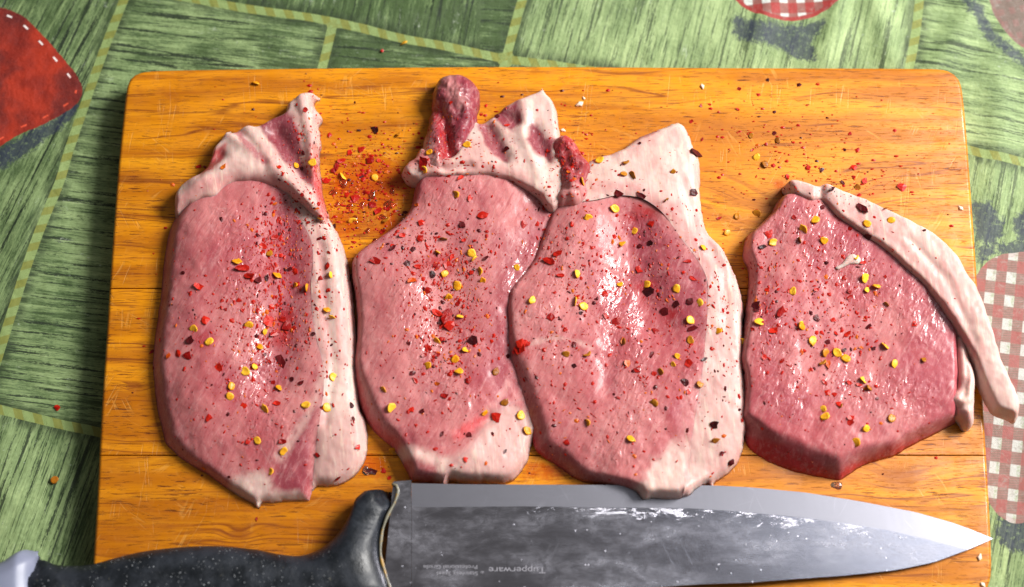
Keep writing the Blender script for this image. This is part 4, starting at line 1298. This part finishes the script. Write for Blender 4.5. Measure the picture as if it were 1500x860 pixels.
def flake_mesh(k, long=1.0, thick=.10):
    """a curled, torn scrap of dried pepper skin"""
    r = random.Random(90 + k)
    n = r.choice((5, 6, 7, 8))
    ang = sorted(r.uniform(-.25, .25) + 2 * math.pi * i / n for i in range(n))
    cur = r.uniform(-.3, .35); cv = r.uniform(-.2, .2)
    P = []
    for a in ang:
        R = r.uniform(.5, 1.12)
        P.append((R * math.cos(a) * long, R * math.sin(a) / long ** .5))
    bm = bmesh.new()
    zf = lambda x, y: cur * .5 * x * x + cv * x * y + r.uniform(-.06, .06)
    t = [bm.verts.new((x, y, zf(x, y) + thick)) for x, y in P]; b = [bm.verts.new((x * .94, y * .94, v.co.z - 2 * thick)) for (x, y), v in zip(P, t)]
    ct = bm.verts.new((r.uniform(-.15, .15), r.uniform(-.15, .15), thick + r.uniform(-.14, .14))); cb_ = bm.verts.new((0, 0, -thick))
    for i in range(n):
        j = (i + 1) % n
        bm.faces.new((t[i], t[j], ct)); bm.faces.new((b[j], b[i], cb_)); bm.faces.new((t[i], b[i], b[j], t[j]))
    bmesh.ops.recalc_face_normals(bm, faces=bm.faces)
    me = bpy.data.meshes.new('chili_flake'); bm.to_mesh(me); bm.free()
    return me


def pod_mat(name, a, b, rough=.3, sss=.2):
    g = G(name); o = g.obj()
    inf = g.n('ShaderNodeObjectInfo').outputs['Random']
    v = g.n('ShaderNodeVectorMath', operation='SCALE'); tcn = g.n('ShaderNodeTexCoord')
    g.t.links.new(tcn.outputs['Object'], v.inputs[0]); v.inputs[3].default_value = 2.0
    gm = g.n('ShaderNodeNewGeometry')
    w_ = g.n('ShaderNodeVectorMath', operation='SCALE'); g.t.links.new(gm.outputs['Position'], w_.inputs[0]); w_.inputs[3].default_value = 100.0
    n = g.noise(w_.outputs[0], 9.0, 3, .6)
    c = g.mix(a, b, g.sat(g.add(g.mul(g.sub(n, .5), 1.6), inf)))
    g.set(color=c, rough=rough, spec=.22, sss=sss, sssr=(1, .4, .1), ssss=.0008, coat=.06, coatr=.15, normal=g.bump(n, .03, .7))
    return g.m


M_SEED = pod_mat('chili_seed_yellow', (0.68, 0.25, 0.004), (0.92, 0.50, 0.035), .34, .12)
M_SEEDB = pod_mat('chili_seed_tan', (0.22, 0.065, 0.006), (0.50, 0.19, 0.012), .35, .1)
M_RED = pod_mat('chili_red', (0.22, 0.003, 0.003), (0.56, 0.016, 0.005), .40, 0.0)
M_DARK = pod_mat('chili_maroon', (0.025, 0.003, 0.004), (0.11, 0.005, 0.007), .36, 0.0)
M_ORNG = pod_mat('chili_orange', (0.50, 0.055, 0.003), (0.62, 0.14, 0.010), .4, 0.0)

SEED_ME = {}
for key, m in (('y', M_SEED), ('b', M_SEEDB)):
    SEED_ME[key] = []
    for k in range(9):
        q = seed_mesh(k); q.materials.append(m); SEED_ME[key].append(q)
FLAKE_ME = {}
for key, m in (('r', M_RED), ('d', M_DARK), ('o', M_ORNG)):
    FLAKE_ME[key] = []
    for k in range(8):
        q = flake_mesh(k + ord(key), (1.0, 1.1, 1.3, 1.0, 1.6, 1.15, 1.0, 1.4)[k], (.10, .13, .16, .12, .2, .22, .1, .14)[k]); q.materials.append(m); FLAKE_ME[key].append(q)


def place(name, me, hit, size, lift, tilt, rot=None):
    loc, nrm, who = hit
    o = bpy.data.objects.new(name, me)
    q = nrm.normalized().to_track_quat('Z', 'Y').to_matrix()
    r = Matrix.Rotation(rot if rot is not None else random.uniform(0, 6.283), 3, 'Z')
    t = Matrix.Rotation(random.gauss(0, tilt), 3, 'X') @ Matrix.Rotation(random.gauss(0, tilt), 3, 'Y')
    o.matrix_world = Matrix.LocRotScale((loc + nrm.normalized() * lift) * CM, (q @ r @ t).to_quaternion(), Vector((size, size, size)) * CM)
    col.objects.link(o)
    return o


ORD = ['first', 'second', 'third', 'fourth', 'fifth', 'sixth', 'seventh', 'eighth', 'ninth', 'tenth', 'eleventh', 'twelfth', 'thirteenth', 'fourteenth', 'fifteenth', 'sixteenth', 'seventeenth', 'eighteenth', 'nineteenth', 'twentieth', 'twenty-first', 'twenty-second', 'twenty-third', 'twenty-fourth', 'twenty-fifth']
NUM = ['no', 'one', 'two', 'three', 'four', 'five', 'six', 'seven', 'eight', 'nine', 'ten', 'eleven', 'twelve', 'thirteen', 'fourteen', 'fifteen', 'sixteen', 'seventeen', 'eighteen', 'nineteen', 'twenty', 'twenty-one', 'twenty-two', 'twenty-three', 'twenty-four', 'twenty-five']
BOX = dict(c1=(221, 130, 538, 746), c2=(514, 108, 800, 715), c3=(739, 170, 1095, 733), c4=(1075, 258, 1499, 701), board=(135, 97, 1453, 860), cloth=(0, 0, 1500, 860), blade=(577, 705, 1455, 860))
PLACE = dict(c1='leftmost pork chop', c2='second pork chop', c3='third pork chop', c4='rightmost pork chop', board='cutting board wood', cloth='green tablecloth', blade='knife blade')
SPICE = []                                  # (object, px, py, where, look, noun)


def label_spices():
    cells = {}
    for it in SPICE:
        o, px, py, who, look, noun = it
        x0, y0, x1, y1 = BOX[who]
        u = min(2, max(0, int(3 * (px - x0) / (x1 - x0)))); v = min(3, max(0, int(4 * (py - y0) / (y1 - y0))))
        cells.setdefault((who, look, noun, u, v), []).append(it)
    for (who, look, noun, u, v), L in cells.items():
        L.sort(key=lambda t: t[1])
        spot = ('top', 'upper middle', 'lower middle', 'bottom')[v] + ' ' + ('left', 'centre', 'right')[u]
        for i, it in enumerate(L):
            if len(L) == 1: lab = 'only %s %s at the %s of the %s' % (look, noun, spot, PLACE[who])
            else: lab = '%s from left of %s %s %ss, %s of %s' % (ORD[i], NUM[len(L)], look, noun, spot, PLACE[who])
            tag(it[0], lab, noun, '%s %ss on %s' % (look, noun, WHERE[who]))


seeds = """375,122 434,243 457,238 549,260 517,324 469,320b 346,383 405,403 394,371b 433,418 450,422 485,403 502,258
284,482 307,501 364,477 388,486 380,508 359,544 373,537 339,566 337,581 409,569 388,600 377,645 416,661 397,691 448,593 479,597 488,553 478,454 487,465
668,285 684,212 583,197b 565,322b 641,370 650,351b 691,371 695,379 703,398 707,412 651,401 670,419 757,392 621,249 629,223
657,436 674,464 640,500 626,536 672,544 667,527 682,513 726,545b 562,571 574,598 709,605 739,590b 763,609 772,631 576,661 780,440 843,442 829,519b
878,235 917,238b 914,255b 926,257b 986,252b 852,266 901,306 862,319 929,339 911,357 1030,363 1065,341 976,293b 908,417 947,417 991,423 1025,444 855,449 846,401 1108,231 1080,317b
1011,469 1011,499b 992,522 986,534 1052,485 1089,500 1025,563b 861,619 924,643 860,519b 912,501b 958,591b 967,545b 1048,645b
1121,241b 1109,313b 1177,337 1194,322 1207,353 1133,355 1171,352b 1270,328 1305,323 1297,306b 1256,275b 1268,408 1270,425 1284,419 1298,446b 1161,427 1112,472 1174,475 1254,377
1175,478 1190,499 1297,507 1310,533 1353,527b 1226,517 1209,517b 1239,525 1265,557 1206,599 1269,628 1254,648 1208,610 1273,568b 1231,595b 1205,531b 1306,613b
592,63 80,703b 1100,199b 1139,206b""".split()
used_at = []
cnt = {}
for s in seeds:
    k = 'b' if s.endswith('b') else 'y'
    px, py = (float(v) for v in s.rstrip('b').split(','))
    h = drop(px, py)
    sz = random.triangular(.135, .245, .205) if k == 'y' else random.uniform(.13, .205)
    o = place('chili_seed', random.choice(SEED_ME[k]), h, sz, .035, .5)
    SPICE.append((o, px, py, h[2], 'yellow' if k == 'y' else 'brownish', 'chili seed'))
    used_at.append((px, py, 8))

# traced scraps: x,y,size in photo pixels (whole width), d = maroon, o = orange
flakes = """550,190,17d 529,219,14 543,236,19 512,224,14 498,236,13 483,198,10 488,250,15 478,265,14 494,243,12 520,290,20 545,300,18 553,310,14 590,322,10d 569,305,13 508,285,12 535,282,12
327,245,13o 292,244,9 443,285,10 447,161,10 409,245,9 400,348,12 384,360,13 412,375,11 425,394,14d 432,398,14 358,394,20 378,410,14d 363,404,15 391,408,13d 269,400,10d 292,420,15 479,390,14 469,408,10 514,406,14d
278,498,16d 301,469,17 275,521,17 261,518,14 319,539,18 411,529,20d 420,478,24 394,471,22 405,488,16 415,469,16 441,561,12d 428,555,10d 306,612,14 405,591,12 357,594,12 364,647,13 413,647,12 459,489,9d 515,594,12d 518,614,9d 524,655,11 494,701,8 466,667,9 223,515,11 247,521,9o 350,440,10 340,470,10 355,455,9 378,455,11 398,450,12 410,440,13 388,520,11d 395,530,10 400,560,9 431,480,10
620,238,22 727,171,13d 742,184,11 742,218,13d 707,315,20 675,260,14 767,329,15 618,327,16 575,364,14d 605,365,16d 597,386,14d 549,382,17 603,410,18o 678,329,13d 688,291,11 615,350,17 640,390,14 655,388,15 634,402,15d 662,376,13 690,400,12 712,378,12d 680,352,8
628,426,17 638,457,16 656,461,24 660,477,25 648,478,14 693,500,20d 686,557,15 727,611,20 688,637,11d 648,635,10d 682,673,10 603,600,11 618,602,10d 609,558,12 605,547,12d 652,580,12 740,661,9d 763,505,24 758,514,14 806,465,14 840,536,12d 524,654,8 516,594,8d 626,508,12 622,520,10 640,520,9 671,445,10 610,390,10 720,500,8
1017,225,26d 1017,282,18d 906,284,18d 937,210,10d 940,286,14d 951,428,24d 807,384,18 1008,383,14 1014,408,14 954,328,13 936,361,13d 953,357,12d 936,395,15 886,431,13 990,445,15d 1010,443,18d 974,455,22d 815,372,14 823,404,11 832,350,10 838,330,9
903,471,18 919,532,16o 1008,532,16 1004,560,17d 1046,621,17d 1070,677,14d 1031,527,12d 1057,664,10d 807,465,15 761,510,22 770,503,14 830,648,12 932,543,13 1014,482,14d 960,485,13 888,464,11 955,520,10d 912,500,13o 1008,575,12 841,505,11d 851,458,8d 958,547,10 906,583,9 893,520,9
1262,305,24d 1321,274,18 1218,278,13d 1267,265,13 1251,245,12 1204,249,11d 1183,246,13 1271,347,20d 1116,362,15d 1127,343,17 1107,447,18d 1108,455,14d 1221,469,12 1196,466,14d 1245,427,12 1339,475,13 1205,303,12d 1142,459,16 1237,407,11 1246,435,9 1124,425,11 1210,385,9d 1297,405,8 1235,462,10 1150,455,9 1103,482,9 1163,318,11 1245,335,9 1235,268,10d
1134,484,15 1089,546,13d 1246,619,13 1258,564,12 1071,678,14d 1119,523,11 1272,478,10d 1224,488,10 1213,500,13d 1240,490,11 1247,612,11 1212,575,12 1222,578,10 1144,530,8 1285,584,7d 1208,560,9 1268,570,9o 1340,475,10 1280,510,8d 1237,513,10d 1213,533,16o 1147,527,8 1229,592,12
84,597,12 560,75,8 1125,117,7d 1238,220,8d 1256,220,10 1245,196,8 1134,195,10d 1102,220,7 1083,130,8 1053,320,10 1013,178,8 376,760,7 1028,205,6 705,168,7 712,155,7 1027,155,7 1040,153,7 468,350,8d 660,150,9 555,235,9 610,300,9o 300,245,8 520,150,5d 545,690,16d 562,690,10 570,700,8 560,340,10 590,345,11 575,360,8""".split()


def kindof(k):
    return {'r': 'bright red', 'd': 'dark maroon', 'o': 'orange'}[k]


FL = []
for s in flakes:
    k = s[-1] if s[-1] in 'do' else 'r'
    a = s.rstrip('do').split(',')
    FL.append((float(a[0]), float(a[1]), float(a[2]), k))
clusters = [(405, 350, 28, 36, 1.5), (400, 468, 34, 48, 2.2), (370, 590, 50, 45, .8), (310, 480, 40, 70, .5), (650, 375, 46, 34, 1.8), (655, 468, 32, 48, 2.0), (650, 570, 60, 40, .6), (700, 220, 50, 35, .5), (830, 380, 40, 50, 1.0),
            (945, 370, 50, 50, .9), (960, 480, 60, 60, 1.1), (820, 490, 40, 60, .7), (900, 600, 60, 50, .6), (1215, 500, 60, 70, 1.5), (1200, 400, 60, 60, .8), (1120, 440, 15, 60, .5), (530, 275, 33, 42, 3.8), (1150, 215, 60, 32, 1.0), (480, 480, 25, 90, .4), (1050, 500, 18, 90, .3), (840, 240, 25, 35, .8), (1250, 270, 40, 15, .4), (640, 215, 20, 25, .5), (445, 230, 15, 50, .6)]
wsum = np.array([c[4] for c in clusters]); wsum = wsum / wsum.sum()


def rand_spot():
    c = clusters[rng.choice(len(clusters), p=wsum)]
    return c[0] + rng.normal() * c[2], c[1] + rng.normal() * c[3]


while len(FL) < 300:
    px, py = rand_spot()
    FL.append((px, py, float(rng.uniform(5, 9.5)), rng.choice(list('rrrrddo'))))
for (px, py, s, k) in FL[:300]:
    h = drop(px, py)
    me = random.choice(FLAKE_ME[k])
    o = place('chili_flake', me, h, s * .42 / 34.9, .012 + s * .0005, .13)
    SPICE.append((o, px, py, h[2], kindof(k), 'chili flake'))

label_spices()
# the countless finer crumbs
Vp, Fp, Mi = [], [], []
nspec = 0
while nspec < 9500:
    if rng.random() < .08: px, py = rng.uniform(230, 1400), rng.uniform(130, 700)
    else: px, py = rand_spot()
    if rng.random() < .2: px, py = px + rng.normal() * 22, py + rng.normal() * 22
    h = drop(px, py)
    if h is None or h[2] in ('cloth', 'blade') or (h[2] == 'board' and rng.random() < .25): continue
    loc, nrm, who = h
    q = nrm.normalized().to_track_quat('Z', 'Y').to_matrix()
    s = float(min(.13, rng.gamma(1.35, .025) + .012))
    n = 5; a0 = rng.uniform(0, 6.28); el = rng.uniform(.28, .85)
    i0 = len(Vp)
    for i in range(n):
        a = a0 + 2 * math.pi * i / n; R = s * rng.uniform(.7, 1.15)
        p = loc + q @ Vector((R * math.cos(a), R * math.sin(a) * el, .008)); Vp.append(tuple(p * CM))
    Vp.append(tuple((loc + nrm * (.014 + s * .25)) * CM))
    mi = int(rng.choice(3, p=[.76, .11, .13]))
    for i in range(n): Fp.append((i0 + i, i0 + (i + 1) % n, i0 + n)); Mi.append(mi)
    nspec += 1
me = bpy.data.meshes.new('chili_powder'); me.from_pydata(Vp, [], Fp)
for m in (M_RED, M_DARK, M_ORNG): me.materials.append(m)
me.polygons.foreach_set('material_index', Mi)
o = link('chili_powder', me, None)
tag(o, 'fine red and black crumbs of ground chili strewn over the chops and the board', 'chili powder', kind='stuff')

# ------------------------------------------------------------------ drops of chili oil and meat juice
def drop_mesh(k):
    r = random.Random(300 + k); bm = bmesh.new(); seg = 14; rows = []
    ph = [r.uniform(0, 6.28) for _ in range(3)]
    for rr, z in ((1.0, 0.0), (.93, .10), (.75, .20), (.42, .27)):
        rows.append([bm.verts.new((rr * (1 + .22 * math.sin(2 * a + ph[0]) + .12 * math.sin(3 * a + ph[1])) * math.cos(a), rr * (1 + .22 * math.sin(2 * a + ph[0]) + .12 * math.sin(3 * a + ph[1])) * math.sin(a), z)) for a in np.linspace(0, 2 * math.pi, seg + 1)[:-1]])
    t = bm.verts.new((0, 0, .29))
    for a, b in zip(rows[:-1], rows[1:]):
        for s in range(seg): bm.faces.new((a[s], a[(s + 1) % seg], b[(s + 1) % seg], b[s]))
    for s in range(seg): bm.faces.new((rows[-1][s], rows[-1][(s + 1) % seg], t))
    bm.faces.new(rows[0][::-1])
    bmesh.ops.recalc_face_normals(bm, faces=bm.faces)
    me = bpy.data.meshes.new('oil_drop'); bm.to_mesh(me); bm.free()
    for p in me.polygons: p.use_smooth = True
    return me


g = G('chili_oil'); g.set(color=(0.85, 0.22, 0.06), rough=.04, ior=1.45, trans=.92, spec=.6); OIL = g.m
g = G('meat_juice'); g.set(color=(0.95, 0.72, 0.55), rough=.05, ior=1.36, trans=.95, spec=.6); JUICE = g.m
dm = [drop_mesh(k) for k in range(4)]
for q in dm: q.materials.append(OIL)
jm = [drop_mesh(k + 10) for k in range(2)]
for q in jm: q.materials.append(JUICE)
OD = []
for (px, py, s) in sorted(((545, 285, 13), (570, 300, 15), (560, 318, 10), (530, 300, 9), (520, 322, 12), (503, 268, 14), (488, 282, 11), (586, 327, 8), (538, 338, 8), (512, 302, 9), (556, 268, 8), (575, 280, 9), (600, 330, 7), (549, 352, 7), (493, 300, 8))):
    h = drop(px, py)
    if h[2] != 'board': continue
    o = place('oil_drop', random.choice(dm), h, s / 34.9 * .5, .004, 0)
    tag(o, 'glossy drop of red chili oil, ' + ORD[len(OD)] + ' from left between the two left chops', 'oil drop', 'chili oil drops between the two left chops')
    OD.append(o)
for i, (px, py, s, lab) in enumerate(((1226, 711, 14, 'clear drop of juice on the wood below the rightmost pork chop'), (536, 690, 12, 'clear bead of juice beside the lower fat end of the leftmost chop'))):
    h = drop(px, py)
    o = place('juice_drop', jm[i], h, s / 34.9 * .5, .004, 0); tag(o, lab, 'juice drop')

# ------------------------------------------------------------------ crumbs of fat on the wood
def crumb_mesh():
    bm = bmesh.new(); bmesh.ops.create_icosphere(bm, subdivisions=2, radius=1)
    for v in bm.verts:
        n = v.co.normalized(); v.co = Vector((v.co.x * (1 + .3 * math.sin(3 * n.y + 1)), v.co.y * (.7 + .25 * math.sin(4 * n.x)), v.co.z * .45 + .1 * math.sin(5 * n.x + 2)))
    a = None
    me = bpy.data.meshes.new('fat_crumb'); bm.to_mesh(me); bm.free()
    for p in me.polygons: p.use_smooth = True
    g = G('crumb_fat'); o = g.obj(); g.set(color=g.mix((.80, .58, .42), (.86, .74, .62), g.noise(o, 9, 3)), rough=.4, sss=.4, sssr=(1, .5, .3), ssss=.001)
    me.materials.append(g.m)
    return me


cm_ = crumb_mesh()
for (px, py, s, lab) in ((1435, 816, 9, 'pale crumb of fat on the wood just below the knife tip'), (1440, 857, 8, 'pale crumb of fat near the lower right board corner'), (849, 153, 11, 'pale shred of fat on the bare wood between the second and third chop tops'),
                         (855, 144, 5, 'tiny fat speck above the pale shred between the second and third chop tops'), (1407, 305, 8, 'faint pale speck near the right board edge beside the fat strip'), (1029, 127, 8, 'pale speck on the bare wood above the third chop'),
                         (825, 191, 7, 'small pale crumb touching the tail of the third chop')):
    h = drop(px, py)
    o = place('fat_crumb', cm_, h, s / 34.9 * .5, .03, .1); tag(o, lab, 'fat crumb')
